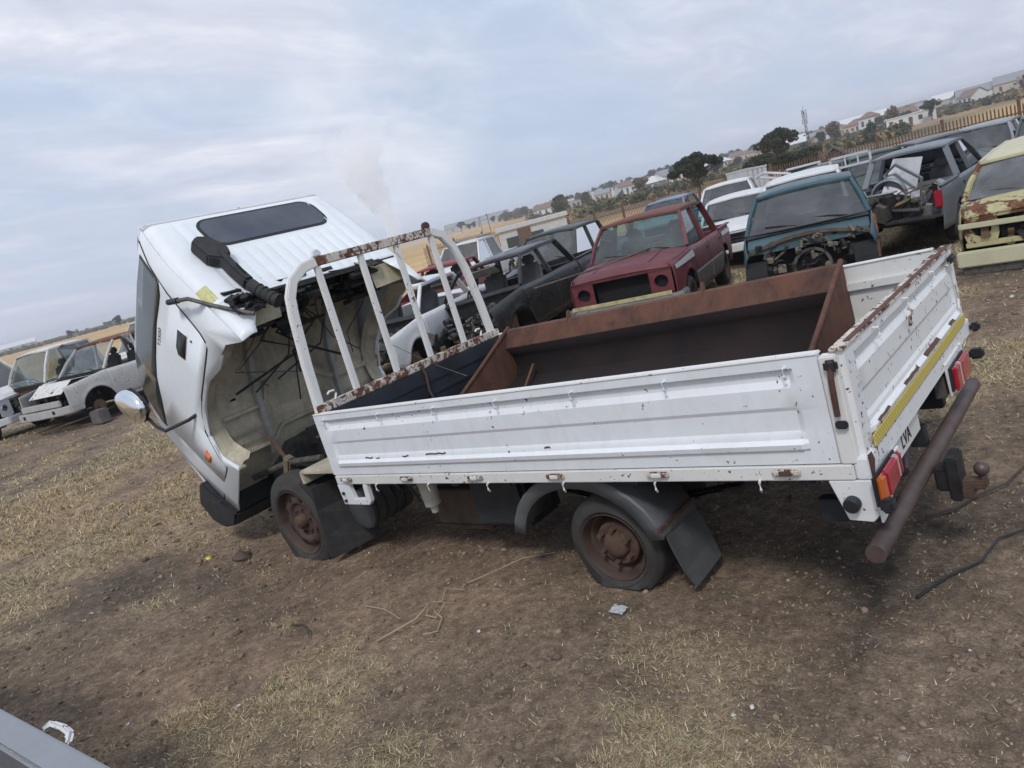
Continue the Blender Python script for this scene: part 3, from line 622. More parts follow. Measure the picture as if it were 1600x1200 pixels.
# rear mudguard and flaps
G = MB(); arc = []
xc, zc, ra = 2.04, .235, .47
for k in range(15):
    t = R_(12+156*k/14); arc.append((1.985+.50*math.cos(t), .255+.415*math.sin(t)))
rows = [[(x, .045, z) for x, z in arc], [(x+(.0), .032, z+.0) for x, z in arc], [(xc+(x-xc)*.86, .035, zc+(z-zc)*.86) for x, z in arc]]
G.grid([[(x, .40, z) for x, z in arc], [(x, .15, z) for x, z in arc], [(x, .14, z+.008) for x, z in arc], [(x, .065, z+.006) for x, z in arc], [(x, .055, z-.006) for x, z in arc], [(1.985+(x-1.985)*.84, .055, .255+(z-.255)*.84) for x, z in arc]])
G.build('mudguard', GUARD, TR, auto=28, solid=.008)
fl = MB(); fr_ = [[(2.47, .09, .345), (2.455, .40, .365)], [(2.49, .085, .27), (2.48, .42, .28)], [(2.52, .09, .15), (2.52, .41, .17)], [(2.55, .11, .062), (2.555, .39, .08)]]
fl.grid(fr_).build('mud_flap', RUBBERD, TR, solid=.010)
MB().path([(2.462, .05, .385), (2.47, .40, .39)], .018, .018).build('flap_strip', RUST, TR)
G = MB(); arc = [(-.925+.455*math.cos(R_(a)), .28+.455*math.sin(R_(a))) for a in range(-10, 62, 8)]
G.grid([[(x, .46, z) for x, z in arc], [(x, .10, z) for x, z in arc], [(-.925+(x+.925)*.93, .095, .28+(z-.28)*.93) for x, z in arc]]).build('mudguard', BLACKR, TR, smooth=True, solid=.008)
MB().grid([[(-.49, .07, .60), (-.42, .42, .60)], [(-.50, .06, .42), (-.43, .42, .42)], [(-.50, .05, .22), (-.36, .42, .25)], [(-.50, .04, .03), (-.32, .42, .06)]]).build('mud_flap', BLACKR, TR, solid=.012)
MB().bb((-.60, .10, .70), (-.12, .46, .73)).bb((-.62, .10, .62), (-.58, .46, .72)).build('splash_panel', CREAM, TR, bevel=.006)
# under-bed units
tk = MB(); 
tk.lathe([(0, -.001), (.13, .0), (.15, .012), (.15, .40), (.13, .412), (0, .413)], (-.22, .24, .34), 'y', 20).build('air_tank', plain('dusty dark plastic', (.06, .065, .068), .7, var=.3), TR, auto=40)
for k in range(4): MB().lathe([(.152, .0), (.157, .006), (.157, .02), (.152, .026)], (-.22, .27+.09*k, .34), 'y', 20).build('tank_band', BLACK, TR)
MB().lathe([(0, -.16), (.025, -.155), (.03, -.11), (.055, -.10), (.062, .08), (.05, .09), (0, .09)], (.66, .22, .52), 'z', 18).build('fluid_bottle', plain('yellowed white plastic', (.50, .49, .43), .5, var=.12), TR, auto=40)
MB().bb((.40, .42, .17), (.92, .60, .43)).bb((.38, .40, .15), (.94, .62, .17)).build('battery_box', plain('brown dusty box', (.085, .060, .045), .8, var=.4), TR, bevel=.008)
MB().bb((1.05, .20, .28), (1.5, .52, .60)).build('fuel_tank', CHASS, TR, bevel=.03)
MB().lathe([(.0, -.002), (.20, .0), (.235, .03), (.235, .15), (.20, .18), (0, .18)], (2.95, .90, .36), 'z', 30).build('spare_wheel', TYRE, TR, auto=40)
MB().tube([(-.6, .98, .48), (.4, .98, .44), (1.95, .98, .30)], .04, 10).build('drive_shaft', DARKM, TR, auto=40)
# engine between cab and bed
e = MB()
for k in range(34):
    e.box((random.uniform(-1.75, -.15), random.uniform(.66, 1.30), random.uniform(.42, .86)), (random.uniform(.06, .30), random.uniform(.05, .25), random.uniform(.05, .24)), Matrix.Rotation(random.uniform(-.5, .5), 3, 'Z'))
e.build('engine', DARKM, TR, bevel=.01)
MB().bb((-1.95, .60, .42), (-1.86, 1.36, .82)).build('radiator', GREYM, TR, bevel=.01)
for k in range(22):
    x, y = random.uniform(-.6, -.12), random.uniform(.45, .95); z = random.uniform(.62, .85)
    p = [(x+random.uniform(-.16, .16)*j, y+random.uniform(-.14, .14)*j, z+.17*math.sin(j*1.1+random.random())-.012*j*j) for j in range(5)]
    MB().tube(p, random.choice([.006, .009, .012]), 6).build('hose', random.choice([GREYM, BLACK, MATS['dusty dark plastic']]), TR, smooth=True)
MB().tube([(-1.72, .30, .60), (-1.3, .42, .68), (-.8, .44, .70)], .028, 10).build('steering_pipe', GREYM, TR, smooth=True)
MB().box((-1.33, .42, .60), (.09, .08, .30), Matrix.Rotation(.5, 3, 'Y')).build('engine_mount', plain('dull olive bracket', (.16, .14, .09), .7), TR, bevel=.015)
MB().path([(-1.56, .46, .93), (-1.33, .50, .52)], .030, .022).build('cab_prop_rod', rustmat('prop rod rust', (.06, .04, .03), (.16, .10, .07), (.12, .08, .06)), TR, bevel=.004)
# ---------------- cab, tilted forward
PH = R_(43.5); OX, OZ = -.553, 1.79
def cp(u, y, v): return (OX-math.cos(PH)*u-math.sin(PH)*v, y, OZ-math.sin(PH)*u+math.cos(PH)*v)
def yn(v): return .035+.075*max(0., (v-.95)/.6)**1.4
def cut_panel(polys, off, side, name, mat, parent, lip=.0):
    """skin of the cab side: polygon in (u, v), cut into strips and curved by yn(v)"""
    bm = bmesh.new()
    for poly in polys: bm.faces.new([bm.verts.new((u, 0, v)) for u, v in poly])
    for v in (.2, .5, .8, .95, 1.05, 1.15, 1.25, 1.35, 1.45, 1.52): bmesh.ops.bisect_plane(bm, geom=bm.verts[:]+bm.edges[:]+bm.faces[:], plane_co=(0, 0, v), plane_no=(0, 0, 1))
    for u in (.3, .8, 1.3, 1.7, 1.9): bmesh.ops.bisect_plane(bm, geom=bm.verts[:]+bm.edges[:]+bm.faces[:], plane_co=(u, 0, 0), plane_no=(1, 0, 0))
    for p in bm.verts:
        u, v = p.co.x, p.co.z; front = .10*max(0, (u-1.55)/.5)**2
        y = yn(v)-off+front
        if side > 0: y = W_-y
        p.co = cp(u, y, v)
    me = bpy.data.meshes.new(name); bm.to_mesh(me); bm.free(); me.materials.append(mat); me.shade_smooth()
    o = bpy.data.objects.new(name, me); C.objects.link(o); o.parent = parent
    md = o.modifiers.new('thickness', 'SOLIDIFY'); md.thickness = .012; md.offset = 0
    return o
SIL = [(.06, 1.475), (.34, 1.515), (.83, 1.535), (1.34, 1.530), (1.547, 1.45), (1.79, 1.14), (1.915, .99), (2.03, .70), (2.026, .34), (1.953, .339), (1.875, .007), (1.79, -.215), (1.29, -.16), (1.375, .07), (1.29, .25), (1.037, .365), (.722, .355), (.50, .245), (.36, .235), (.22, .20), (.05, .024)]
cab = None
for side in (-1, 1):
    o = cut_panel([SIL], 0., side, 'cab' if side < 0 else 'cab_side', WHITECAB, TR if side < 0 else cab)
    if side < 0: cab = o
DOOR = [(.157, 1.485), (.34, 1.505), (.83, 1.52), (1.34, 1.515), (1.53, 1.43), (1.70, 1.22), (1.72, 1.10), (1.66, .6), (1.62, .12), (1.60, .0), (1.402, -.018), (1.273, .306), (.944, .407), (.547, .401), (.386, .407), (.345, .50), (.33, .586), (.289, .962), (.246, 1.285)]
SHUT = DOOR[-9:]+[DOOR[0]]
def strip_on_cab(pts, off, r, name, mat, parent, side=-1):
    q = []
    for u, v in pts:
        y = yn(v)-off+.10*max(0, (u-1.55)/.5)**2
        q.append(cp(u, y if side < 0 else W_-y, v))
    return MB().tube(q, r, 6).build(name, mat, parent, smooth=True)
WIN = [(.285, 1.44), (.60, 1.475), (1.013, 1.485), (1.40, 1.47), (1.52, 1.40), (1.655, 1.27), (1.70, .92), (1.69, .875), (1.463, .955), (1.25, 1.055), (1.05, 1.085), (.70, 1.10), (.50, 1.075), (.40, 1.068), (.30, 1.10), (.280, 1.16)]
for side in (-1, 1):
    d = cut_panel([DOOR], .006, side, 'door', WHITECAB, TR)
    seam = [(1.875, .010)]+[(1.402, -.018), (1.38, .10), (1.273, .306), (1.12, .375), (.944, .407), (.547, .401), (.42, .402), (.375, .43), (.345, .50), (.33, .586), (.289, .962), (.246, 1.285), (.157, 1.485)]
    strip_on_cab(seam, .010, .0055, 'door_gap', SEAL, d, side)
    WD = [((u-1.0)*1.03+1.0, (v-1.2)*1.05+1.2) for u, v in WIN]
    s1 = cut_panel([WD], .010, side, 'window_seal', SEAL, d)
    s2 = cut_panel([WIN], .014, side, 'side_window', SIDEG, d)
    if side < 0:
        hp = [(.520, .785), (.500, .66), (.735, .66), (.755, .75), (.70, .785)]
        cut_panel([[((u-.63)*1.12+.63, (v-.72)*1.15+.72) for u, v in hp]], .008, side, 'handle_surround', WHITECAB, d)
        cut_panel([hp], .0125, side, 'door_handle', BLACK, d)
        p = cp(.50, yn(.6)-.014, .60); MB().sph(p, .011, 8, 6).build('door_lock', GREYM, d)
        text('door_lettering', 'T3500', .056, SEAL, basis(cp(.80, yn(1.04)-.0145, 1.035), Vector(cp(-1, 0, 0))-Vector(cp(0, 0, 0)), Vector(cp(0, 0, 1))-Vector(cp(0, 0, 0))), d, .0005, 1.35).data.transform(Matrix.Identity(4))
        cut_panel([[(1.455, .265), (1.475, .19), (1.545, .19), (1.555, .25), (1.53, .27)]], .016, side, 'side_indicator', ORANGE, d)
# rear shell of the cab: wall with rounded corners, vertical pressings
def u_rib(y, v):
    if .42 < v < .95 and .46 < y < 1.74:
        t = ((y-.46)/.107) % 1; return .010*min(1, max(0, (min(t, 1-t)-.10)/.08))*min(1, (v-.42)/.03, (.95-v)/.03)
    if (.20 < y < .42 or 1.60 < y < 1.80) and .42 < v < 1.42:
        t = ((y-.20)/.11) % 1; return .008*min(1, max(0, (min(t, 1-t)-.12)/.08))*min(1, (v-.42)/.03, (1.42-v)/.04)
    return .0
ysl = [.17]+list(np.arange(.20, 1.80, .0178))+[1.81]
def shell_row(v):
    a = yn(v)+.001; b_ = W_-a; r = .11; top = max(0., (v-1.42)/.09); inset = .07*top**2
    row = [(.30, a)]+[(.16, a)]+[(inset+r*(1-math.sin(t)), a+r*(1-math.cos(t))) for t in (0.05, .4, .8, 1.2, 1.5)]
    row += [(inset-u_rib(y, v), y) for y in ysl if a+r < y < b_-r]
    row += [(inset+r*(1-math.sin(t)), b_-r*(1-math.cos(t))) for t in (1.5, 1.2, .8, .4, .05)]+[(.16, b_), (.30, b_)]
    return row
vs_ = [.41, .425, .455, .6, .75, .9, .93, .955, 1.0, 1.1, 1.2, 1.3, 1.38, 1.42, 1.45, 1.48, 1.505]
m0 = len(shell_row(1.5)); rows = []
for v in vs_:
    r_ = shell_row(v)
    # resample rows to equal length
    if len(r_) != m0:
        k = (len(r_)-m0)
        mid = len(r_)//2
        if k > 0: del r_[7:7+k//2]; del r_[len(r_)-7-(k-k//2):len(r_)-7]
        else: r_[7:7] = [r_[7]]*(-k)
    rows.append([cp(u, y, v) for u, y in r_])
rows.append([cp(.10+(u-.1)*.9, y, 1.530) for u, y in shell_row(1.505)[:m0]] if len(shell_row(1.505)) == m0 else rows[-1])
wall = MB().grid(rows).build('rear_wall', WHITECAB, TR, auto=35, solid=.006)
# corner pillars continue below the wall
for sgn in (0, 1):
    f = (lambda y: y) if sgn == 0 else (lambda y: W_-y)
    rr_ = []
    for v, yi, uu in ((.03, .16, .045), (.10, .19, .11), (.18, .25, .19), (.27, .32, .22), (.41, .43, .22)):
        a = yn(v)+.001; r = .11
        rr_.append([cp(uu, f(a), v)]+[cp(min(uu, r*(1-math.sin(t))), f(a+r*(1-math.cos(t))), v) for t in (.05, .4, .8, 1.2, 1.5)]+[cp(0, f(max(yi if sgn == 0 else yi*.5+.07, a+r+.002)), v)])
    MB().grid(rr_).build('corner_pillar', WHITECAB, wall, auto=35, solid=.01)
def rrect(y0, y1, v0, v1, r, n=6, skew=0):
    P_ = []
    for cy, cv, a0 in ((y1-r, v1-r, 0), (y0+r, v1-r, 90), (y0+r, v0+r, 180), (y1-r, v0+r, 270)):
        for k in range(n+1):
            a = R_(a0+90*k/n); P_.append((cy+r*math.cos(a), cv+r*math.sin(a)))
    return P_
def wall_plate(P_, u, th, name, mat, parent):
    n = len(P_); return MB().add([cp(u, y, v) for y, v in P_]+[cp(u+th, y, v) for y, v in P_], [tuple(range(n)), tuple(range(2*n-1, n-1, -1))]+[(k, (k+1) % n, n+(k+1) % n, n+k) for k in range(n)]).build(name, mat, parent)
wall_plate(rrect(.46, 1.64, 1.015, 1.395, .13), -.006, .005, 'rear_window_seal', SEAL, wall)
wall_plate(rrect(.485, 1.615, 1.038, 1.372, .11), -.009, .003, 'rear_window', REARG, wall)
# stuck-on yellow decal at the corner
MB().grid([[cp(.0+.11*(1-math.sin(t)), yn(.6)+.11*(1-math.cos(t))-.002, v) for t in (.5, .8, 1.1, 1.4)] for v in (.46, .55, .63)]).build('corner_decal', plain('faded yellow decal', (.52, .50, .22), .6, var=.25, scale=30), wall)
# roof, drip rail, windscreen and front
MB().grid([[cp(u, y, 1.53+.03*math.sin(math.pi*(u+.0)/1.5)*math.sin(math.pi*y/W_)) for y in np.linspace(.11, W_-.11, 12)] for u in (.06, .3, .6, .9, 1.2, 1.36)]).build('roof', WHITECAB, TR, smooth=True, solid=.01)
MB().tube([cp(.055, y, 1.527) for y in (.14, .5, 1., 1.5, W_-.14)], .009, 6).build('drip_rail', CHIPW, TR)
MB().grid([[cp(u, y, v) for y in np.linspace(.14, W_-.14, 8)] for u, v in ((1.36, 1.53), (1.55, 1.45), (1.80, 1.14), (1.93, .98))]).build('windscreen', SIDEG, TR, smooth=True)
MB().grid([[cp(u, y, v) for y in np.linspace(.12, W_-.12, 8)] for u, v in ((1.93, .98), (2.04, .70), (2.06, .34), (1.96, .30), (1.90, -.05))]).build('front_panel', WHITECAB, TR, smooth=True)
for y in (.35, W_-.35): MB().lathe([(0, .0), (.10, .0), (.11, -.02)], (0, 0, 0), 'x', 18, rot=Matrix.Rotation(0, 3, 'Y')).build('headlight', CHROME, TR).location = cp(2.07, y, .48)
# black bumper wrapping the corner
bu = MB(); PB = [(1.953, .325), (2.20, .275), (2.215, .05), (2.14, -.10), (1.96, -.235), (1.80, -.225), (1.88, .0)]
n = len(PB); bu.add([cp(u, .02, v) for u, v in PB]+[cp(u, W_-.02, v) for u, v in PB], [tuple(range(n)), tuple(range(2*n-1, n-1, -1))]+[(k, (k+1) % n, n+(k+1) % n, n+k) for k in range(n)]); bu.build('front_bumper', BLACK, TR, bevel=.02)
# wheel-arch lip and inner lining
lip = [(.05, .030), (.22, .205), (.36, .238), (.50, .250), (.722, .362), (.88, .385), (1.037, .375), (1.18, .335), (1.29, .26), (1.36, .14), (1.375, .07), (1.34, -.03), (1.29, -.15)]
for f, sgn in ((lambda y: y, -1), (lambda y: W_-y, 1)):
    MB().tube([cp(u, f(.045), v) for u, v in lip[2:]], .014, 8).build('arch_lip', WHITECAB, cab, smooth=True)
    MB().grid([[cp(u, f(.05), v) for u, v in lip], [cp(u*.98+.0, f(.10), v+.03) for u, v in lip], [cp(u*.97+.01, f(.15), v+.035) for u, v in lip], [cp(u*.95+.02, f(.19), v+.075) for u, v in lip]]).build('arch_lining', CREAM, cab, smooth=True)
MB().box(cp(1.30, .07, -.15), (.05, .06, .03), Matrix.Rotation(-.7, 3, 'Y')).build('lip_end', CREAM, cab, bevel=.008)
# underside pressing: floor pan, wheel houses, engine tunnel
def under(u, y):
    base = float(np.interp(u, [0., .12, .3, .6, .85, 1.05, 1.22, 1.36, 1.5, 1.7, 1.95], [.46, .50, .60, .66, .60, .50, .36, .22, .12, .06, .0]))
    yc = abs(y-W_/2)
    tun = .34*math.exp(-(max(0, yc-.22)/.10)**2)*float(np.interp(u, [0, .2, 1.0, 1.4, 1.8], [.5, 1, 1, .5, .1]))
    bowl = -.055*math.exp(-((u-.98)/.20)**2)*math.exp(-((yc-.60)/.20)**2)*0+.075*math.exp(-((u-.80)/.24)**2)*math.exp(-((yc-.66)/.17)**2)
    rib = .012*(1 if int((u-1.18)/.05) % 2 == 0 and 1.2 < u < 1.5 else 0)
    n_ = .018*(float(fbm(np.array([u*4.]), np.array([y*4.]), 3, 7)[0])-.5)
    return base+tun+bowl+rib+n_
us = list(np.linspace(.02, 1.15, 24))+list(np.linspace(1.18, 1.52, 18))+[1.6, 1.7, 1.85, 1.95]
ys_ = np.linspace(.15, W_-.15, 56)
DARKCREAM = paint('dark cream paint', (.20, .185, .155), dirt=.85, rough=.75, dirtcol=(.035, .032, .028), chip=.2)  # darker copy of the cream for the upper part of the floor pressing
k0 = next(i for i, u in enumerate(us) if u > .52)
MB().grid([[cp(u, y, under(u, y)) for y in ys_] for u in us[:k0+1]]).build('engine_tunnel', DARKCREAM, TR, auto=50)
MB().grid([[cp(u, y, under(u, y)) for y in ys_] for u in us[k0:]]).build('floor_pan', CREAM, TR, auto=50)
for y in (.56, W_-.56):
    us2 = [.02, .2, .4, .6, .8, 1.0, 1.15, 1.3, 1.45, 1.6]
    top = [cp(u, y, under(u, y)-.025) for u in us2]
    MB().path(top, .075, .05, up=(0, 1, 0)).build('floor_rail', RAILM, TR, bevel=.006)
for u, v0 in ((1.24, .0), (1.50, 0.)):
    MB().path([cp(u, y, under(u, y)-.015) for y in np.linspace(.2, W_-.2, 20)], .05, .03, up=(0, 0, 1)).build('floor_cross_rib', CREAM, TR)
# dark clutter hanging at the wall's lower edge
cl = MB()
for k in range(90):
    y = random.uniform(.22, 1.72); q = cp(random.uniform(.0, .42), y, random.uniform(.30, .50)); cl.box(q, (random.uniform(.02, .12), random.uniform(.04, .22), random.uniform(.01, .05)), Matrix.Rotation(random.uniform(-.8, .8), 3, 'Y'))
cl.build('latch_gear', DARKM, TR, bevel=.004)['kind'] = 'stuff'
MB().path([cp(.02, y, .395) for y in (.43, .9, 1.4, 1.83)], .05, .035, up=(0, 0, 1)).build('wall_edge_rail', BLACKR, TR)
for y, l in ((.40, .16), (1.62, .30)):
    MB().grid([[cp(.02, y-.12, .36), cp(.02, y+l, .36)], [cp(.13, y-.12, .20), cp(.13, y+l*.8, .22)]]).build('torn_bracket', plain('yellowed cream bracket', (.42, .38, .26), .6, var=.25), TR, solid=.006)
MB().path([cp(-.02, 1.40, .42), cp(-.03, 1.46, .34), cp(-.02, 1.52, .30), cp(.0, 1.60, .33)], .03, .012).build('wiper_bracket', MATS['yellowed cream bracket'], TR, bevel=.003)
MB().tube([cp(-.02, 1.1, .40), cp(-.06, 1.25, .33), cp(-.05, 1.5, .30), cp(.0, 1.62, .38)], .006, 6).build('cable', BLACK, TR, smooth=True)
for k in range(9):
    y0 = random.uniform(.5, 1.6); q0 = [cp(.05+.16*j, y0+random.uniform(-.09, .09)*j, .50+.03*j-.03*j*j*.6+random.uniform(-.03, .03)) for j in range(6)]
    MB().tube(q0, random.choice([.005, .008, .012]), 6).build('cable', random.choice([BLACK, DARKM, GREYM]), TR, smooth=True)
for y0, u0 in ((.74, .30), (1.18, .34), (.95, .62), (1.40, .20)):
    MB().box(cp(u0, y0, under(u0, y0)-.02), (.12, .10, .05), Matrix.Rotation(-PH, 3, 'Y')).build('underside_bracket', DARKM, TR, bevel=.01)
for y0, u0 in ((.40, .55), (.40, .85), (.72, 1.02), (1.22, 1.02), (1.60, .6), (.34, 1.15)):
    MB().lathe([(0, -.004), (.022, -.004), (.028, 0)], (0, 0, 0), 'z', 12, rot=Matrix.Rotation(-PH+math.pi, 3, 'Y')).build('floor_plug', HOLE_, TR).location = cp(u0, y0, under(u0, y0)-.012)
MB().tube([cp(.02, .95, .42), cp(.35, 1.0, .48), cp(.7, .98, .52), cp(1.1, 1.02, .45), cp(1.35, 1.0, .3)], .007, 6).build('cable', BLACK, TR, smooth=True)
# air intake on the rear wall
sn = MB(); hd = [(.25, .82), (.235, 1.02), (.31, 1.08), (.40, 1.05), (.47, .90), (.44, .80), (.34, .76)]
n = len(hd); sn.add([cp(-.11, y, v) for y, v in hd]+[cp(-.012, y, v) for y, v in hd], [tuple(range(n)), tuple(range(2*n-1, n-1, -1))]+[(k, (k+1) % n, n+(k+1) % n, n+k) for k in range(n)])
sn = sn.build('air_intake', BLACKR, TR, bevel=.012)
MB().path([cp(-.065, .375, .86), cp(-.07, .36, .66), cp(-.07, .37, .45)], .105, .085, up=(0, 1, 0)).build('intake_duct', BLACKR, sn, bevel=.018)
MB().path([cp(-.125, .375, .64), cp(-.126, .37, .52)], .03, .006, up=(0, 1, 0)).build('duct_slot', SEAL, sn)
hs = MB(); pts = [cp(-.07, .375, .44), cp(-.07, .385, .36), cp(-.08, .40, .27), cp(-.09, .43, .18)]
hs.tube(pts, .050, 16).build('intake_hose', BLACKR, sn, smooth=True)
for k in range(5):
    t = k/4; p = Vector(pts[1]).lerp(Vector(pts[3]), t); q = Vector(pts[1]).lerp(Vector(pts[3]), t+.05); MB().tube([p, q], .058, 16).build('hose_ring', BLACKR, sn, smooth=True)
cl = MB()
for k in range(14): cl.box(cp(random.uniform(-.08, .0), random.uniform(.12, .42), random.uniform(.22, .40)), (random.uniform(.03, .12), random.uniform(.03, .12), random.uniform(.01, .04)), Matrix.Rotation(random.uniform(-1, 1), 3, 'Y') @ Matrix.Rotation(random.uniform(-1, 1), 3, 'Z'))
cl.build('intake_bracket', DARKM, sn, bevel=.003)['kind'] = 'stuff'
lev = MB().tube([(-1.21, -.05, 2.205), (-.988, -.045, 2.185), (-.885, .06, 2.09), (-.70, .13, 2.0), (-.60, .20, 1.94)], .016, 8).build('tilt_lever', GREYM, TR, smooth=True)
MB().tube([(-1.29, -.052, 2.213), (-1.14, -.048, 2.200)], .024, 10).build('lever_grip', BLACK, lev)
# side mirror
mm = [(-2.64, 1.575), (-2.52, 1.61), (-2.26, 1.62), (-2.05, 1.53), (-2.03, 1.45), (-2.20, 1.39), (-2.32, 1.385), (-2.5, 1.47)]
mi = MB(); cxx = sum(p[0] for p in mm)/8; czz = sum(p[1] for p in mm)/8
rows = []
for k_, (sc_, dy) in enumerate(((1., .0), (1., -.02), (.9, -.055), (.55, -.075), (.02, -.08))):
    rows.append([(cxx+(p[0]-cxx)*sc_*.86-.0, -.20+dy+(p[0]-cxx)*.0, czz+(p[1]-czz)*sc_*1.4) for p in mm])
mi.grid(rows, True)
mo = mi.build('side_mirror', CHROME, TR, auto=30); mo.modifiers.new('s', 'SUBSURF').levels = 2; mo.modifiers['s'].render_levels = 2
MB().prism([(cxx+(p[0]-cxx)*.84, czz+(p[1]-czz)*1.36) for p in mm], 'y', -.2, -.165).build('mirror_back', BLACK, mo, bevel=.01)
MB().tube([(-2.27, -.17, 1.43), (-2.10, -.17, 1.29), (-2.0, -.15, 1.235), (-1.80, -.02, 1.27), (-1.72, .04, 1.30)], .015, 8).build('mirror_arm', BLACK, mo, smooth=True)
MB().tube([cp(1.88, .03, .0), (-2.03, .02, .50), (-1.99, .04, .42), (-2.02, .03, .34), (-1.93, .06, .35), (-1.85, .08, .40)], .004, 5).build('wire', GREYM, TR, smooth=True)
# ---------------- rusty bin and tyre lying in the bed
BN = thing('rusty_bin', 'rusty brown steel bucket bin with sloping end plates lying in the truck bed', 'bin', rot=(0, -math.atan(.052), 0))
xl, xr_ = .20, 2.92
prof = [(1.895, 1.205), (1.865, 1.195), (1.800, 1.065), (1.86, .98), (1.875, .88), (1.83, .80), (1.70, .752), (1.35, .748), (1.0, .748), (.96, .78)]
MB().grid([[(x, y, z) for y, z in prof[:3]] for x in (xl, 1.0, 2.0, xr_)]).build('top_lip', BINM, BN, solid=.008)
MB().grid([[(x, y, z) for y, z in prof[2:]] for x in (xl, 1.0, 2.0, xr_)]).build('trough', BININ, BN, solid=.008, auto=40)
for x, sg in ((xl, -1), (xr_, 1)):
    e = MB().prism([(1.905, 1.215), (1.915, .745), (.93, .745), (.92, .77)], 'x', x-.006, x+.006).build('end_plate', BINM, BN)
    MB().tube([(x, 1.905, 1.215), (x, 1.4, .98), (x, .93, .775)], .016, 8).build('rolled_edge', BINM, e, smooth=True)
for x in (.86, 2.02):
    MB().prism([(1.855, 1.19), (1.895, 1.26), (1.915, 1.26), (1.915, 1.10), (1.83, 1.10)], 'x', x-.012, x+.012).build('hook_lug', BINM, BN, bevel=.006)
MB().path([(.45, 1.80, .90), (.47, 1.60, .765)], .02, .01).build('inner_strap', BINM, BN)
tw = thing('loose_tyre', 'worn black tyre lying in the truck bed beside the rusty bin', 'tyre', rot=(0, -math.atan(.052), 0))
TYM = MB(); cxy = (.33, .82)
TYM.lathe([(.13, 0), (.19, -.012), (.27, .0), (.295, .03), (.295, .13), (.27, .16), (.19, .172), (.13, .16), (.12, .08), (.13, 0)], (.36, .72, .77), 'z', 40, rot=Matrix.Rotation(-.25, 3, 'X'))
TYM.build('tyre_carcass', TYRE, tw, auto=50)
for k in range(18):
    a = 2*math.pi*k/18; r0 = Matrix.Rotation(-.25, 3, 'X'); c_ = r0 @ Vector((.295*math.cos(a), .295*math.sin(a), .08))
    MB().box((c_.x+.36, c_.y+.72, c_.z+.77), (.02, .05, .11), r0 @ Matrix.Rotation(a, 3, 'Z')).build('tread_block', TYRE, tw)

# ---------------------------------------------------------------- wrecked vehicles (own frame: x forward, y to its left, z up)
VG = {'clear': glassm('vehicle glass dusty', (.72, .80, .79), .22, .88), 'dark': glassm('vehicle glass dark', (.50, .55, .56), .20, .75, (.36, .36, .38)), 'green': glassm('vehicle glass green', (.55, .80, .74), .18, .88, (.30, .38, .36)), 'dirty': glassm('vehicle glass dirty', (.6, .66, .66), .7, .7, (.26, .27, .28))}
SEAT = plain('grey seat cloth', (.11, .11, .115), .9, var=.3); INNER = plain('vehicle inside', (.035, .035, .037), .9, var=.4); DASH = plain('dashboard plastic', (.055, .055, .06), .6, var=.3)
HOLE = plain('dark opening', (.008, .008, .009), .9, var=.3)
JUNKC = [GREYM, DARKM, plain('dull aluminium', (.32, .33, .33), .45, .6, var=.4, scale=20), rustmat('engine bay rust', (.04, .03, .02), (.14, .08, .045), (.10, .07, .05)), plain('greasy brown', (.10, .075, .055), .8, var=.5)]
PICK = dict(xf=2.25, xn=2.10, xc=1.15, xw=.50, xr=-.85, xb=-1.08, xt=-2.45, zs=.36, zh=.92, zc=1.02, zb=1.0, zr=1.56, W=1.66, wr=.35, wf=1.45, wb=-1.45, bed=True, doors=2, tw=.62)
def scrap(box, n, name, parent, mat, smin=.04, smax=.2, tubes=3, seed=1):
    rd = random.Random(seed); m = MB()
    for k in range(n):
        c = [rd.uniform(box[i], box[i+3]) for i in range(3)]; d = [rd.uniform(smin, smax) for _ in range(3)]
        r = Matrix.Rotation(rd.uniform(-.6, .6), 3, 'X') @ Matrix.Rotation(rd.uniform(-.6, .6), 3, 'Y') @ Matrix.Rotation(rd.uniform(-3, 3), 3, 'Z')
        q = rd.random()
        if q < .45: m.box(c, d, r, taper=rd.uniform(.5, 1))
        elif q < .75: m.lathe([(0, -.5*d[2]), (d[0]*.4, -.5*d[2]), (d[0]*.45, .3*d[2]), (d[0]*.3, .5*d[2]), (0, .5*d[2])], c, rd.choice('xyz'), 10)
        else:
            p = Vector(c); pts = [p]
            for j in range(4): p = p+Vector((rd.uniform(-1, 1), rd.uniform(-1, 1), rd.uniform(-.7, .6)))*smax*.8; p = Vector([min(max(p[i], box[i]), box[i+3]) for i in range(3)]); pts.append(p)
            m.tube(pts, rd.uniform(.008, .022), 6)
    o = m.build(name, mat, parent); o['kind'] = 'stuff'; return o
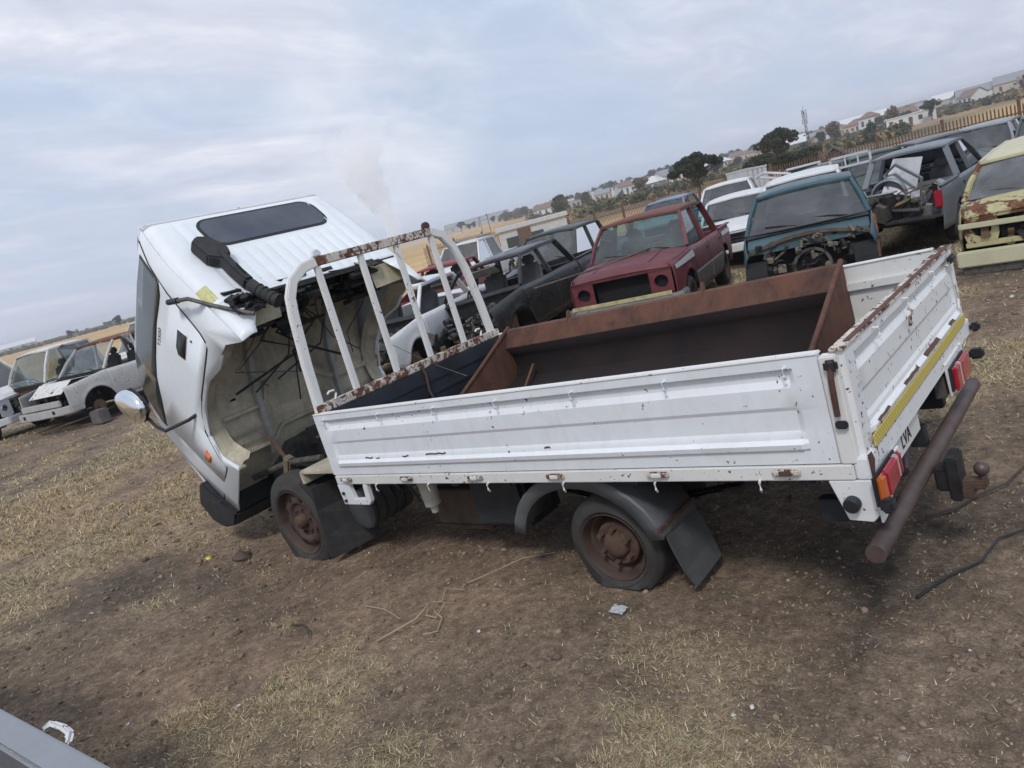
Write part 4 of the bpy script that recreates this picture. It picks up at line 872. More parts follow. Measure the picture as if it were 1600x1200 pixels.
def vehicle(name, label, cat, loc, head, body, S={}, group=None, pitch=0., roll=0., scale=1., hood=True, glass='clear', rearglass=True, sideglass='up', wheels=(1, 1, 1, 1), bumper=None, lights='holes', grille='open', bay=False, bayn=24,
            roofmat=None, lower=None, doors_open=(), canopy=False, seats=True, detail=True, fenders=(1, 1), hoodmat=None, nose=True, seed=1, bayrust=False, tail=True, mirrors=False, stripe=None):
    s = dict(PICK); s.update(S); T = thing(name, label, cat, loc, (R_(roll), R_(-pitch), R_(head)), group, scale)
    hw = s['W']/2; rd = random.Random(seed)
    def plan(x):  # half width in plan
        k = 1-.10*max(0, (x-s['xc']+.2)/(s['xf']-s['xc']+.2))**2-.05*max(0, (s['xt']+.5-x)/.5)**2
        return hw*k
    def topz(x):
        if x >= s['xc']: return s['zc']+(s['zh']-s['zc'])*(x-s['xc'])/(s['xn']-s['xc'])
        return s['zc']+(s['zb']-s['zc'])*min(1, (s['xc']-x)/.6) if x > s['xb'] else s['zb']
    def outw(x, z, sd):
        t = (z-s['zs'])/(topz(x)-s['zs']); b = .965+.035*math.sin(math.pi*min(max(t, 0), 1)*.8+.25)-.05*max(0, t-.86)/.14*.6
        for xw in (s['wf'], s['wb']):
            q = math.hypot(x-xw, z-s['wr']*.95); b += .018*math.exp(-((q-s['wr']*1.12)/.05)**2)
        return sd*plan(x)*b
    def botz(x):
        z = s['zs']+(.10*max(0, (x-1.9)/.35) if x > 1.9 else 0)
        for xw in (s['wf'], s['wb']):
            r = s['wr']*1.16; dx = x-xw
            if abs(dx) < r: z = max(z, s['wr']*.92+math.sqrt(r*r-dx*dx))
        return z
    def side(x0, x1, sd, nm, mat, parent=T, push=0., zt=None):
        xs = [x0]+[x for x in np.arange(math.ceil(x0/.06)*.06, x1, .06) if x0+.01 < x < x1-.01]+[x1]; m = MB(); rows = []
        for x in xs:
            b_, t_ = botz(x), (topz(x) if zt is None else zt); col = []
            for k in range(9):
                z = b_+(t_-b_)*k/8; col.append((x, outw(x, z, sd)+sd*push, z))
            rows.append(col)
        m.grid(rows); return m.build(nm, mat, parent, auto=40, solid=.012)
    fx = s['xc']-.08
    for i, sd in enumerate((1, -1)):
        if fenders[i]: side(fx, s['xf']-.12, sd, 'front_fender', body)
        xm = (fx+s['xb'])/2-.02 if s['doors'] == 2 else s['xb']+.10
        for k, (a, b_) in enumerate([(xm+.006, fx-.006), (s['xb']+.006, xm-.006)][:s['doors']]):
            if (sd, k) in doors_open: continue
            d = side(a, b_, sd, 'door', body)
            if detail:
                MB().box((a+.12, outw(a+.12, s['zb']-.14, sd)+sd*.014, s['zb']-.14), (.13, .014, .03)).build('door_handle', BLACK, d, bevel=.005)
            if lower: side(a, b_, sd, 'lower_trim', lower, d, .004, s['zs']+.27)
        if s['bed']:
            side(s['xt'], s['xb']-.03, sd, 'bed_side', body)
        else: side(s['xt'], s['xb'], sd, 'quarter_panel', body)
        # sill
        MB().bb((s['wb']+s['wr'], sd*(hw*.97)-.03, s['zs']-.05), (s['wf']-s['wr']*1.1, sd*(hw*.97)+.0, s['zs']+.02)).build('sill', lower or body, T, bevel=.01)
    # inner tub, firewall, arch linings
    m = MB(); m.bb((s['xb']+.02, -hw+.08, s['zs']), (s['xc']-.05, hw-.08, s['zs']+.04)).build('floor', INNER, T)
    MB().bb((s['xc']-.10, -hw+.06, s['zs']), (s['xc']-.04, hw-.06, s['zc']-.03)).build('firewall', JUNKC[1] if not bayrust else JUNKC[3], T)
    for xw in (s['wf'], s['wb']):
        for sd in (1, -1):
            arc = [(xw+s['wr']*1.12*math.cos(R_(a)), s['wr']*.92+s['wr']*1.12*math.sin(R_(a))) for a in range(0, 181, 20)]
            ya, yb_ = sd*(hw-.05), sd*(hw-.32)
            MB().grid([[(x, ya, z) for x, z in arc], [(x, yb_, z) for x, z in arc]]).add([(x, yb_, z) for x, z in arc], [tuple(range(len(arc)))]).build('wheel_arch', HOLE if not bayrust else INNER, T)
    # cowl
    cw = [[(s['xc']+.03, y, s['zc']-.01) for y in np.linspace(-hw+.07, hw-.07, 7)], [(s['xc']-.10, y, s['zc']+.035) for y in np.linspace(-hw+.09, hw-.09, 7)]]
    MB().grid(cw).build('cowl', body if not bay else DARKM, T, solid=.01)
    # bonnet
    if hood:
        rows = []
        for x in np.linspace(s['xc']+.02, s['xn']+.02, 12):
            ww = plan(x)*.955; rows.append([(x, y*ww, topz(x)+.055*(1-y*y)**.7-(.05 if x > s['xn'] else 0)) for y in np.linspace(-1, 1, 13)])
        rows.append([(s['xn']+.07, y*plan(s['xn'])*.95, s['zh']-.05+.02*(1-y*y)) for y in np.linspace(-1, 1, 13)])
        h = MB().grid(rows).build('bonnet', hoodmat or body, T, auto=40, solid=.012)
        for y in (-.38, .38): MB().path([(x, y*hw*(1.3), topz(x)+.047) for x in np.linspace(s['xc']+.15, s['xn']-.1, 6)], .03, .01, up=(0, 0, 1)).build('bonnet_crease', hoodmat or body, h, bevel=.003)
    if bay or not hood:
        x0, x1 = s['xc']-.02, s['xf']-.2
        for k in range(5 if bayn else 0): scrap((x0, -hw*.75, .42, x1, hw*.75, s['zh']-.06), bayn, 'engine_bay_parts', T, JUNKC[(0, 1, 1, 1, 4)[k]], .025, .15, seed=seed*7+k)
        for sd in (1, -1): MB().path([(x0, sd*hw*.62, s['zc']-.22), (x1, sd*hw*.6, .55)], .07, .10).build('inner_wing', DARKM, T, bevel=.01)
    if nose:
        zt, xf_ = s['zh']-.05, s['xn']+.05; zn = s['zs']+.18
        ww = plan(xf_)*.96
        lw_ = .26*hw/.83
        if lights is not None:
            for sd in (1, -1):
                # pierced surround round each lamp opening
                cy = sd*(ww-lw_*.62); cz = (zt+zn)/2; out = [(cy-lw_*.62, zn), (cy+lw_*.62, zn), (cy+lw_*.62, zt), (cy-lw_*.62, zt)]
                nseg = 16; inner = [(cy+.098*math.cos(2*math.pi*k/nseg), cz+.090*math.sin(2*math.pi*k/nseg)) for k in range(nseg)]
                outer = []
                for k in range(nseg):
                    a = 2*math.pi*k/nseg; c_, s_ = math.cos(a), math.sin(a); q = min(lw_*.62/max(1e-6, abs(c_)), (zt-zn)/2/max(1e-6, abs(s_))); outer.append((cy+q*c_, cz+q*s_))
                g = MB().grid([[(xf_, y, z) for y, z in outer], [(xf_, y, z) for y, z in inner], [(xf_-.07, y, z) for y, z in inner]], True).build('headlight_surround', body, T, auto=40)
                if lights == 'lamps': MB().lathe([(0, xf_-.01), (.07, xf_-.015), (.095, xf_-.03)], (0, cy, cz), 'x', 16).build('headlight', CHROME, T)
                else: MB().add([(xf_-.07, y, z) for y, z in inner], [tuple(range(nseg))]).build('headlight_hole', HOLE, T)
        gy = ww-lw_*1.24
        if grille == 'open': MB().bb((xf_-.14, -gy, zn), (xf_-.12, gy, zt-.02)).build('radiator', HOLE, T)
        else:
            MB().bb((xf_-.06, -gy, zn), (xf_-.04, gy, zt)).build('grille', BLACK, T)
            for k in range(4): MB().bb((xf_-.039, -gy, zn+.03+k*(zt-zn)/4), (xf_-.02, gy, zn+.05+k*(zt-zn)/4)).build('grille_bar', body if grille == 'body' else CHROME, T)
        MB().bb((xf_-.05, -ww, zt-.035), (xf_+.01, ww, zt+.01)).build('nose_rail', body, T, bevel=.008)
        MB().bb((xf_-.05, -ww, zn-.06), (xf_+.005, ww, zn)).build('valance', body, T, bevel=.008)
    if bumper is not None:
        xb_ = s['xf']+.04; zc_ = s['zs']+.10
        MB().path([(xb_-.42, -hw*1.0, zc_), (xb_-.12, -hw*.98, zc_), (xb_, -hw*.80, zc_), (xb_+.03, 0, zc_), (xb_, hw*.80, zc_), (xb_-.12, hw*.98, zc_), (xb_-.42, hw*1.0, zc_)], .07, .17, up=(0, 0, 1)).build('front_bumper', bumper, T, bevel=.02)
    # greenhouse
    tw = s['tw']; zr = s['zr']; zc = s['zc']; zb = s['zb']; bw = hw-.075
    rf = roofmat or body
    A0, A1 = (s['xc']-.06, bw, zc+.01), (s['xw'], tw, zr-.045)
    C0, C1 = (s['xb']+.03, bw, zb), (s['xr'], tw-.01, zr-.05)
    xm = (s['xc']-.08+s['xb'])/2-.02
    tl = lambda x: ((x-C1[0])/(A1[0]-C1[0]))
    for sd in (1, -1):
        f = lambda p: (p[0], sd*p[1], p[2])
        MB().path([f(A0), f(((A0[0]+A1[0])/2+.03, (A0[1]+A1[1])/2+.015, (A0[2]+A1[2])/2+.01)), f(A1)], .055, .05).build('windscreen_pillar', body, T, bevel=.008)
        MB().path([f(C0), f(C1)], .10, .05, up=(1, 0, 0)).build('rear_pillar', body, T, bevel=.008)
        if s['doors'] == 2 or s.get('bp'): MB().path([f((xm, bw, zb)), f((xm-.02, tw, zr-.045))], .075, .04, up=(1, 0, 0)).build('middle_pillar', body, T, bevel=.006)
        MB().path([f(A1), f(((A1[0]+C1[0])/2, tw+.005, zr-.035)), f(C1)], .05, .055).build('roof_rail', rf, T, bevel=.01)
        if sideglass and sideglass != 'none':
            spans = [(s['xc']-.12, xm+.04, A1[0]-.04, xm+.02), (xm-.04, s['xb']+.10, xm-.06, C1[0]+.06)][:s['doors']] if s['doors'] == 2 else [(s['xc']-.12, s['xb']+.12, A1[0]-.04, C1[0]+.06)]
            for k, (a, b_, c_, d_) in enumerate(spans):
                if sideglass == 'front' and k: continue
                MB().add([f((a, bw-.01, zb+.01)), f((b_, bw-.01, zb+.01)), f((d_, tw, zr-.07)), f((c_, tw, zr-.07))], [(0, 1, 2, 3)]).build('side_window', VG[glass], T)
    rows = []
    for k, x in enumerate(np.linspace(s['xw']+.03, s['xr']-.03, 9)):
        e = .018 if k in (0, 8) else 0
        rows.append([(x+(.03*(1-y*y) if k < 3 else -.02*(1-y*y) if k > 6 else 0), y*(tw+.012), zr-.03+.045*(1-abs(y)**2.6)+.02*math.sin(math.pi*k/8)-e) for y in np.linspace(-1, 1, 13)])
    MB().grid(rows).build('roof', rf, T, auto=50, solid=.015)
    MB().path([(s['xw']+.03, -tw, zr-.045), (s['xw']+.065, 0, zr-.02), (s['xw']+.03, tw, zr-.045)], .06, .035, up=(0, 0, 1)).build('roof_header', rf, T, bevel=.006)
    MB().path([(s['xr']-.02, -tw, zr-.045), (s['xr']-.035, 0, zr-.03), (s['xr']-.02, tw, zr-.045)], .06, .035, up=(0, 0, 1)).build('roof_header', rf, T, bevel=.006)
    MB().bb((s['xb']-.005, -bw, s['zs']), (s['xb']+.03, bw, zb)).build('cab_back', body, T)
    if glass != 'none':
        wg = MB(); rows = []
        for t in np.linspace(0, 1, 5):
            xa, ya, za = [A0[i]+(A1[i]-A0[i])*t for i in range(3)]
            rows.append([(xa+.07*(1-y*y), y*(ya-.02), za+.01) for y in np.linspace(-1, 1, 9)])
        wg.grid(rows).build('windscreen', VG[glass], T, smooth=True)
        MB().tube([rows[0][k] for k in range(9)], .012, 6).build('windscreen_seal', SEAL, T)
        MB().tube([rows[-1][k] for k in range(9)], .012, 6).build('windscreen_seal', SEAL, T)
        if rearglass: MB().add([(C0[0], -bw+.05, zb+.02), (C0[0], bw-.05, zb+.02), (C1[0], tw-.06, zr-.07), (C1[0], -tw+.06, zr-.07)], [(0, 1, 2, 3)]).build('rear_window', VG[glass], T)
    # inside
    if seats:
        xs_ = s['xc']-.95
        for y in (-.36, .36):
            st = MB().box((xs_, y, s['zs']+.28), (.48, .46, .14)).build('seat', SEAT, T, bevel=.04)
            MB().box((xs_-.27, y, s['zs']+.58), (.12, .46, .58), Matrix.Rotation(-.2, 3, 'Y')).build('seat_back', SEAT, st, bevel=.05)
            MB().box((xs_-.36, y, s['zs']+.94), (.09, .24, .16), Matrix.Rotation(-.15, 3, 'Y')).build('headrest', SEAT, st, bevel=.035)
        MB().bb((s['xc']-.42, -bw+.04, zc-.20), (s['xc']-.10, bw-.04, zc-.02)).build('dashboard', DASH, T, bevel=.04)
        MB().lathe([(.17, .0), (.185, .012), (.17, .024), (.155, .012), (.17, 0)], (s['xc']-.52, -.36, zc-.03), 'x', 20, rot=Matrix.Rotation(.4, 3, 'Y')).build('steering_wheel', BLACK, T)
    # load bed or boot
    if s['bed']:
        MB().bb((s['xt']+.02, -hw+.08, .58), (s['xb']-.03, hw-.08, .62)).build('bed_floor', INNER, T)
        for sd in (1, -1):
            MB().bb((s['xt']+.02, sd*(hw-.07)-.01, .6), (s['xb']-.03, sd*(hw-.07)+.01, zb)).build('bed_inner_wall', body, T)
            MB().bb((s['xt'], sd*(hw-.055)-.045, zb-.01), (s['xb']-.03, sd*(hw-.055)+.045, zb+.015)).build('bed_rim', body, T, bevel=.01)
        if tail: MB().bb((s['xt']-.01, -hw+.06, .5), (s['xt']+.03, hw-.06, zb)).build('tailgate', body, T, bevel=.01)
        MB().bb((s['xb']-.06, -hw+.08, .6), (s['xb']-.03, hw-.08, zb)).build('bed_front', body, T)
    else:
        rows = [[(x, y*(plan(x)-.05), s['zb']+.03*(1-y*y)) for y in np.linspace(-1, 1, 7)] for x in np.linspace(s['xb'], s['xt']+.05, 4)]
        MB().grid(rows).build('boot_lid', body, T, smooth=True, solid=.01)
        MB().bb((s['xt']+.0, -hw+.1, s['zs']+.1), (s['xt']+.05, hw-.1, s['zb'])).build('tail_panel', body, T, bevel=.02)
    for sd in (1, -1):
        MB().box((s['xt']+.01, sd*(hw-.10), s['zb']-.2), (.05, .12, .28)).build('tail_light', REDL, T, bevel=.015)
    if canopy:
        cp_ = MB(); zc2 = zr+.08
        cp_.grid([[(x, -hw+.06, zb+.02), (x, -hw+.14, zc2-.10), (x, -hw+.30, zc2-.01), (x, 0, zc2+.02), (x, hw-.30, zc2-.01), (x, hw-.14, zc2-.10), (x, hw-.06, zb+.02)] for x in (s['xb']-.02, s['xb']-.5, s['xt']+.02)]).build('canopy', body, T, auto=50, solid=.02)
        for sd in (1, -1): MB().add([(s['xb']-.12, sd*(hw-.074), zb+.1), (s['xt']+.12, sd*(hw-.074), zb+.1), (s['xt']+.16, sd*(hw-.115), zc2-.14), (s['xb']-.16, sd*(hw-.115), zc2-.14)], [(0, 1, 2, 3)]).build('canopy_window', VG['dark'], T)
    for k, (xw, sd) in enumerate(((s['wf'], 1), (s['wf'], -1), (s['wb'], 1), (s['wb'], -1))):
        R0 = s['wr']*.93
        if wheels[k] == 1:
            wl = MB().lathe([(R0*.58, sd*.0), (R0*.62, sd*.012), (R0*.90, sd*.008), (R0*.98, sd*-.02), (R0, sd*-.05), (R0, sd*-.15), (R0*.95, sd*-.19), (R0*.6, sd*-.19)], (xw, sd*(hw-.03), R0), 'y', 26, flat=-R0*.93).build('wheel', TYRE, T, auto=50)
            MB().lathe([(R0*.60, sd*.002), (R0*.56, sd*-.02), (R0*.5, sd*-.05), (R0*.3, sd*-.03), (R0*.12, sd*-.02), (0, sd*-.02)], (xw, sd*(hw-.03), R0), 'y', 20).build('rim', WHEELM if rd.random() < .6 else JUNKC[2], wl, auto=40)
        elif wheels[k] == 2:
            MB().lathe([(0, sd*-.02), (.06, sd*-.02), (.07, sd*-.06), (.15, sd*-.07), (.15, sd*-.10), (0, sd*-.10)], (xw, sd*(hw-.05), .30), 'y', 16).build('brake_disc', JUNKC[3], T)
    if glass != 'none' and detail:
        for y0 in (.52, -.10): MB().path([(s['xc']-.02, y0, zc+.035), (s['xc']-.10+.04, y0-.22, zc+.075), (s['xc']-.10, y0-.42, zc+.09)], .016, .014).build('wiper', SEAL, T)
    if mirrors:
        for sd in (1, -1): MB().box((s['xc']-.25, sd*(hw+.10), zb+.10), (.10, .17, .13)).build('door_mirror', BLACK, T, bevel=.03)
    if stripe is not None:
        for sd in (1, -1):
            xs = np.linspace(fx+.02, s['xf']-.2, 12); MB().grid([[(x, outw(x, topz(x)-.06, sd)+sd*.016, topz(x)-.06) for x in xs], [(x, outw(x, topz(x)-.11-.05*(s['xf']-x)/1.2, sd)+sd*.016, topz(x)-.11-.05*(s['xf']-x)/1.2) for x in xs]]).build('side_stripe', stripe, T)
            xs = np.linspace(s['xt']+.1, s['xb']-.1, 8); MB().grid([[(x, outw(x, zb-.06, sd)+sd*.016, zb-.06) for x in xs], [(x, outw(x, zb-.13, sd)+sd*.016, zb-.13) for x in xs]]).build('side_stripe', stripe, T)
    return T, s, outw
MAROON = paint('maroon paint faded', (.110, .018, .026), rust=.10, dirt=.22, rough=.42, chip=.1, dirtcol=(.20, .12, .11), fade=(.155, .034, .042))
MAROOF = paint('maroon roof chalky', (.150, .060, .050), rust=.25, dirt=.45, rough=.75, dirtcol=(.17, .09, .07), chip=.1)
GREYLOW = paint('grey lower body paint', (.14, .125, .12), rust=.1, dirt=.4, rough=.5, chip=.2)
CHR2 = paint('dull chrome', (.38, .39, .38), rust=.28, dirt=.3, rough=.35, chip=.3, metal=.6)
SILST = plain('silver stripe', (.55, .54, .53), .35, .3, var=.1)
v, s_, ow = vehicle('double_cab_pickup', 'maroon double cab pickup with empty headlight holes and a long bar lying over its bonnet', 'pickup', (-2.20, 8.50, -.08), 285.3, MAROON, dict(zr=1.58, zh=.95, xc=1.12, xw=.55, xr=-1.05, xb=-1.28), bumper=CHR2, glass='green', sideglass='front', roofmat=MAROOF, lower=GREYLOW, stripe=SILST, wheels=(1, 1, 1, 1), seed=3, pitch=1.0, scale=1.03)
MB().tube([(.98, .30, 1.12), (1.55, -.35, 1.04), (2.15, -1.30, .98)], .014, 6).build('wiper_bar', JUNKC[4], v)
MB().path([(2.30, -.72, .57), (2.335, -.2, .572), (2.335, .3, .572), (2.30, .72, .57)], .02, .05).build('bumper_tape', plain('worn yellow paint', (.42, .38, .20), .7), v)
TEAL = paint('teal paint', (.014, .062, .082), rust=.08, dirt=.30, rough=.32, chip=.30, chipcol=(.04, .03, .02), dirtcol=(.13, .13, .12), fade=(.03, .085, .105))
v, s_, ow = vehicle('stripped_pickup', 'teal pickup without bonnet or front end, its bare firewall open', 'pickup', (.30, 8.70, -.06), 287, TEAL, dict(zr=1.52, xf=1.75, xn=1.65, zh=.82, zs=.33, W=1.70), hood=False, nose=False, bay=True, bayn=0, glass='dark', wheels=(0, 0, 1, 1), bayrust=False, seed=9, fenders=(1, 1))
MB().grid([[(s_['xc']+.02, y, 1.0-.02*abs(y)) for y in np.linspace(-.76, .76, 9)], [(s_['xc']+.20, y, .93-.05*abs(y)) for y in np.linspace(-.76, .76, 9)], [(s_['xc']+.22, y, .80) for y in np.linspace(-.72, .72, 9)]]).build('bulkhead_panel', TEAL, v, solid=.01)
MB().path([(s_['xc']+.22, y, .80+.16*math.cos(y*1.9)) for y in np.linspace(-.78, .78, 14)], .06, .05, up=(0, 0, 1)).build('bulkhead_flange', JUNKC[4], v, bevel=.006)
MB().lathe([(.22, s_['xc']+.10), (.25, s_['xc']+.26), (.21, s_['xc']+.26), (.20, s_['xc']+.12)], (0, .02, .52), 'x', 20).build('tunnel_opening', JUNKC[0], v)
MB().lathe([(0, s_['xc']+.20), (.21, s_['xc']+.20)], (0, .02, .52), 'x', 20).build('tunnel_hole', HOLE, v)
scrap((s_['xc']+.18, -.7, .45, s_['xc']+.34, .7, .92), 60, 'bulkhead_fittings', v, JUNKC[1], .02, .09, seed=21)
scrap((s_['xc']+.18, -.7, .45, s_['xc']+.34, .7, .92), 30, 'bulkhead_fittings', v, plain('tan sound deadening', (.15, .13, .10), .9), .03, .12, seed=22)
MB().grid([[(s_['xc']+.12, .80, .98), (s_['xc']+.02, .84, 1.0)], [(s_['xc']+.30, .80, .80), (s_['xc']+.1, .85, .8)], [(s_['xc']+.34, .78, .5), (s_['xc']+.14, .84, .45)]]).build('rusty_hinge_post', rustmat('orange rust post', (.07, .035, .02), (.25, .12, .06), (.14, .07, .04)), v, solid=.02)
BLK = paint('burnt black paint', (.010, .011, .013), rust=.0, dirt=.22, rough=.25, chip=.3, chipcol=(.12, .10, .08), dirtcol=(.12, .11, .09), fade=(.020, .021, .024))
v, s_, ow = vehicle('double_cab_wreck', 'black double cab wreck with scraped fender and no windows or front wheels', 'pickup', (-4.22, 7.15, -.02), 281.8, BLK, dict(zr=1.50, W=1.68, xc=1.12, xw=.52), pitch=-1.5, roll=4, hood=False, nose=False, bay=True, glass='none', sideglass='none', wheels=(2, 2, 1, 1), bayrust=False, seed=14, seats=True)
MB().grid([[(.56, y, 1.42), (.42, y, 1.30)] for y in (-.42, .12)]).build('sun_visor', plain('grey visor', (.30, .29, .26), .8), v, solid=.02)
MB().add([(1.1, .60, .95), (1.42, .66, .72), (1.72, .62, .62), (1.60, .55, .40), (1.2, .58, .40)], [(0, 1, 2, 3, 4)]).build('wheel_house_lining', plain('tan dusty lining', (.22, .15, .08), .9), v, solid=.01)
SILV = paint('silver grey paint', (.20, .215, .235), rust=.0, dirt=.25, rough=.34, chip=.12, dirtcol=(.14, .14, .14), metal=.35)
v, s_, ow = vehicle('silver_pickup', 'silver double cab pickup seen from behind, its open bed heaped with scrap body parts', 'pickup', (.72, 13.9, gv(.72, 13.9)+.03), 89, SILV, dict(W=1.72, zr=1.66, zb=1.08, zc=1.1), tail=False, glass='clear', rearglass=False, wheels=(1, 1, 1, 1), seed=5, sideglass='front')
MB().grid([[(-2.15, -.35, .95), (-2.2, .15, 1.1)], [(-1.75, -.45, 1.55), (-1.8, .0, 1.62)]]).build('loose_door_skin', SILV, v, solid=.03)
MB().path([(-2.35, -.45, .75), (-2.3, -.52, 1.25), (-2.1, -.1, 1.55), (-2.05, .1, 1.40), (-2.3, -.02, .80), (-2.35, -.45, .75)], .05, .05).build('loose_window_frame', SILV, v, bevel=.008)
MB().lathe([(.26, 0), (.30, .02), (.30, .07), (.22, .07)], (-2.2, .05, 1.05), 'x', 22).build('wheel_arch_trim', SILV, v, auto=40)
for k in range(5): scrap((-2.4, -.65, .62, -1.3, .7, 1.12), 12, 'scrap_in_bed', v, JUNKC[k], .06, .3, seed=50+k)
MB().path([(-2.42, .55, .72), (-2.25, -.05, .88), (-2.1, -.5, 1.0)], .16, .03).build('plank', plain('tan board', (.30, .20, .11), .8), v)
YELR = paint('cream yellow paint', (.46, .43, .22), rust=.62, dirt=.4, rough=.5, chip=.35, chipcol=(.06, .03, .02), rscale=2.0)
YELC = paint('cream bumper paint', (.55, .53, .36), rust=.0, dirt=.25, rough=.5, chip=.1)
v, s_, ow = vehicle('yellow_truck', 'rusty pale yellow van with a cream bumper bar, cut by the right edge', 'van', (3.22, 8.95, -.12), 272, YELR, dict(xf=1.80, xn=1.72, xc=1.36, xw=.95, xr=-1.9, xb=-2.2, xt=-2.3, zh=.94, zc=1.0, zb=.98, zr=1.44, W=1.72, wf=1.25, wb=-1.3, bed=False, doors=2, zs=.42), bumper=None, hood=True, glass='dirty', seed=6, grille='open', roofmat=paint('cream roof paint', (.56, .53, .36), rust=.12, dirt=.3, rough=.5), wheels=(1, 1, 1, 1))
MB().bb((1.80, -.84, .34), (1.88, .84, .52)).build('bumper_bar', YELC, v, bevel=.015)
MB().bb((1.79, -.80, .24), (1.84, .80, .335)).build('lower_panel', GREYM, v, bevel=.01)
MB().path([(1.80, -.80, .80), (1.84, 0, .79), (1.80, .80, .80)], .03, .06).build('panel_trim', YELC, v, bevel=.006)
for k in (1, 3): scrap((1.55, -.7, .45, 1.78, .7, .9), 14, 'nose_parts', v, JUNKC[k], .05, .2, seed=70+k)
# ----- left group
WHT = paint('wreck white paint', (.66, .67, .68), rust=.03, dirt=.22, rough=.4, chip=.25)
WHR = paint('rusting white paint', (.62, .62, .60), rust=.34, dirt=.30, rough=.5, chip=.4, rscale=2.2)
ROOFR = paint('rusted roof', (.45, .42, .40), rust=.95, dirt=.5, rough=.8, rscale=1.5)
LVX, LVY = -17.9, 1.7
v, s_, ow = vehicle('white_minibus', 'white van at the left edge of the yard, side windows intact', 'van', (LVX, LVY, gv(-16.9, 3.0)-.02), 28, WHT, dict(xf=2.1, xn=2.0, xc=1.6, xw=1.0, xr=-2.0, xb=-2.2, xt=-2.25, zr=1.92, zb=1.12, zc=1.15, zh=1.0, bed=False, W=1.75, wf=1.45, wb=-1.35), glass='dark', grille='bars', lights='lamps', bumper=WHT, seed=31)
v, s_, ow = vehicle('stripped_cab', 'white stripped truck cab without nose, second from the left edge', 'cab', (-16.0, 3.77, gv(-16.4, 4.75)+.02), 285, WHR, dict(xf=1.6, xn=1.5, xc=1.2, xw=.72, xr=-.3, xb=-.5, xt=-2.1, zr=1.76, zh=.85, zs=.40, W=1.62, doors=1), hood=False, nose=False, bay=True, glass='clear', wheels=(0, 0, 0, 0), seed=32, bayrust=True)
v, s_, ow = vehicle('white_pickup', 'white wrecked pickup with rust brown roof and twisted front bumper left of the tipped cab', 'pickup', (-14.34, 4.36, gv(-14.3, 4.4)+.02), 287, paint('dirty white paint', (.50, .50, .49), rust=.08, dirt=.4, rough=.45, chip=.4), dict(zr=1.62, W=1.70, xb=-.9, xr=-.7), hood=False, nose=False, bay=True, glass='clear', sideglass='none', bumper=paint('dirty bumper', (.42, .42, .41), dirt=.4, rough=.5), wheels=(2, 2, 1, 1), seed=34, roofmat=ROOFR)
MB().box((2.22, .0, .62), (.06, 1.3, .14)).build('grille_frame', MATS['dirty bumper'], v, bevel=.02)
for y in (-.35, .35): MB().box((2.325, y, .47), (.02, .36, .08)).build('bumper_slot', HOLE, v)
MB().box((2.33, -.05, .44), (.02, .30, .11)).build('blank_plate', plain('white plate', (.6, .62, .62), .4), v)
MB().grid([[(1.2, y, .98) for y in (-.7, 0, .7)], [(1.7, y, 1.02) for y in (-.6, 0, .5)], [(2.1, y, .80) for y in (-.5, .1, .6)]]).build('crumpled_bonnet', WHR, v, solid=.01)
v, s_, ow = vehicle('white_pickup', 'white pickup body behind the rust roofed wreck, only its roof and rear window showing', 'pickup', (-17.6, 7.0, gv(-17.6, 7.0)+.1), 283, WHR, dict(zr=1.78, W=1.7), hood=True, glass='dark', seed=44, detail=False)
st = thing('concrete_block', 'grey concrete block propping up the white crashed pickup', 'block', (-12.9, 3.0, gv(-12.9, 3.0)), (0, 0, .3))
MB().box((0, 0, .14), (.34, .24, .30)).build('block_body', plain('grey concrete', (.12, .115, .11), .9, var=.3), st, bevel=.02)
# ----- seen behind the tipped cab and the headboard
v, s_, ow = vehicle('white_sedan', 'white stripped car seen through the headboard bars, engine bay bare', 'car', (-5.55, 5.75, gv(-5.5, 5.7)-.06), 292, WHT, dict(zr=1.38, zb=.92, zc=.93, zh=.82, W=1.62, xt=-2.0, bed=False, wr=.31, doors=1, xb=-1.1, zs=.30), hood=False, nose=False, bay=True, glass='none', sideglass='none', wheels=(2, 2, 1, 1), seed=35, bayrust=False)
REDP = paint('red paint', (.22, .018, .028), rust=.2, dirt=.3, rough=.45, chip=.3)
v, s_, ow = vehicle('red_wreck', 'crumpled red car wreck at the edge of the golden field', 'car', (-9.8, 11.0, gv(-9.8, 11.0)-.1), 300, REDP, dict(zr=1.32, zb=.88, zc=.9, zh=.8, W=1.6, xt=-2.0, bed=False, wr=.30, doors=2, xb=-1.2), hood=False, bay=True, glass='none', sideglass='none', wheels=(0, 0, 1, 1), seed=36, bayrust=True)
v, s_, ow = vehicle('white_bakkie', 'white pickup with roof rack half hidden behind the black double cab', 'pickup', (-13.2, 15.6, gv(-13.2, 15.6)-.05), 290, WHT, dict(zr=1.66), glass='dark', seed=37, hood=True, grille='bars', lights='lamps')
for x in (.3, -.2, -.7): MB().path([(x, -.6, 1.76), (x, .6, 1.76)], .04, .03).build('rack_bar', JUNKC[2], v)
for y in (-.6, .6): MB().path([(.4, y, 1.72), (-.8, y, 1.72)], .03, .05).build('rack_rail', JUNKC[2], v)
DKG = paint('dark green grey paint', (.035, .045, .048), dirt=.35, rough=.35, chip=.15, dirtcol=(.12, .12, .12))
v, s_, ow = vehicle('dark_pickup', 'dark pickup with roll bar behind the black wreck, left of the maroon cab', 'pickup', (-6.3, 11.5, gv(-6.3, 11.5)-.22), 282, DKG, dict(zr=1.62), glass='dark', seed=38, grille='bars')
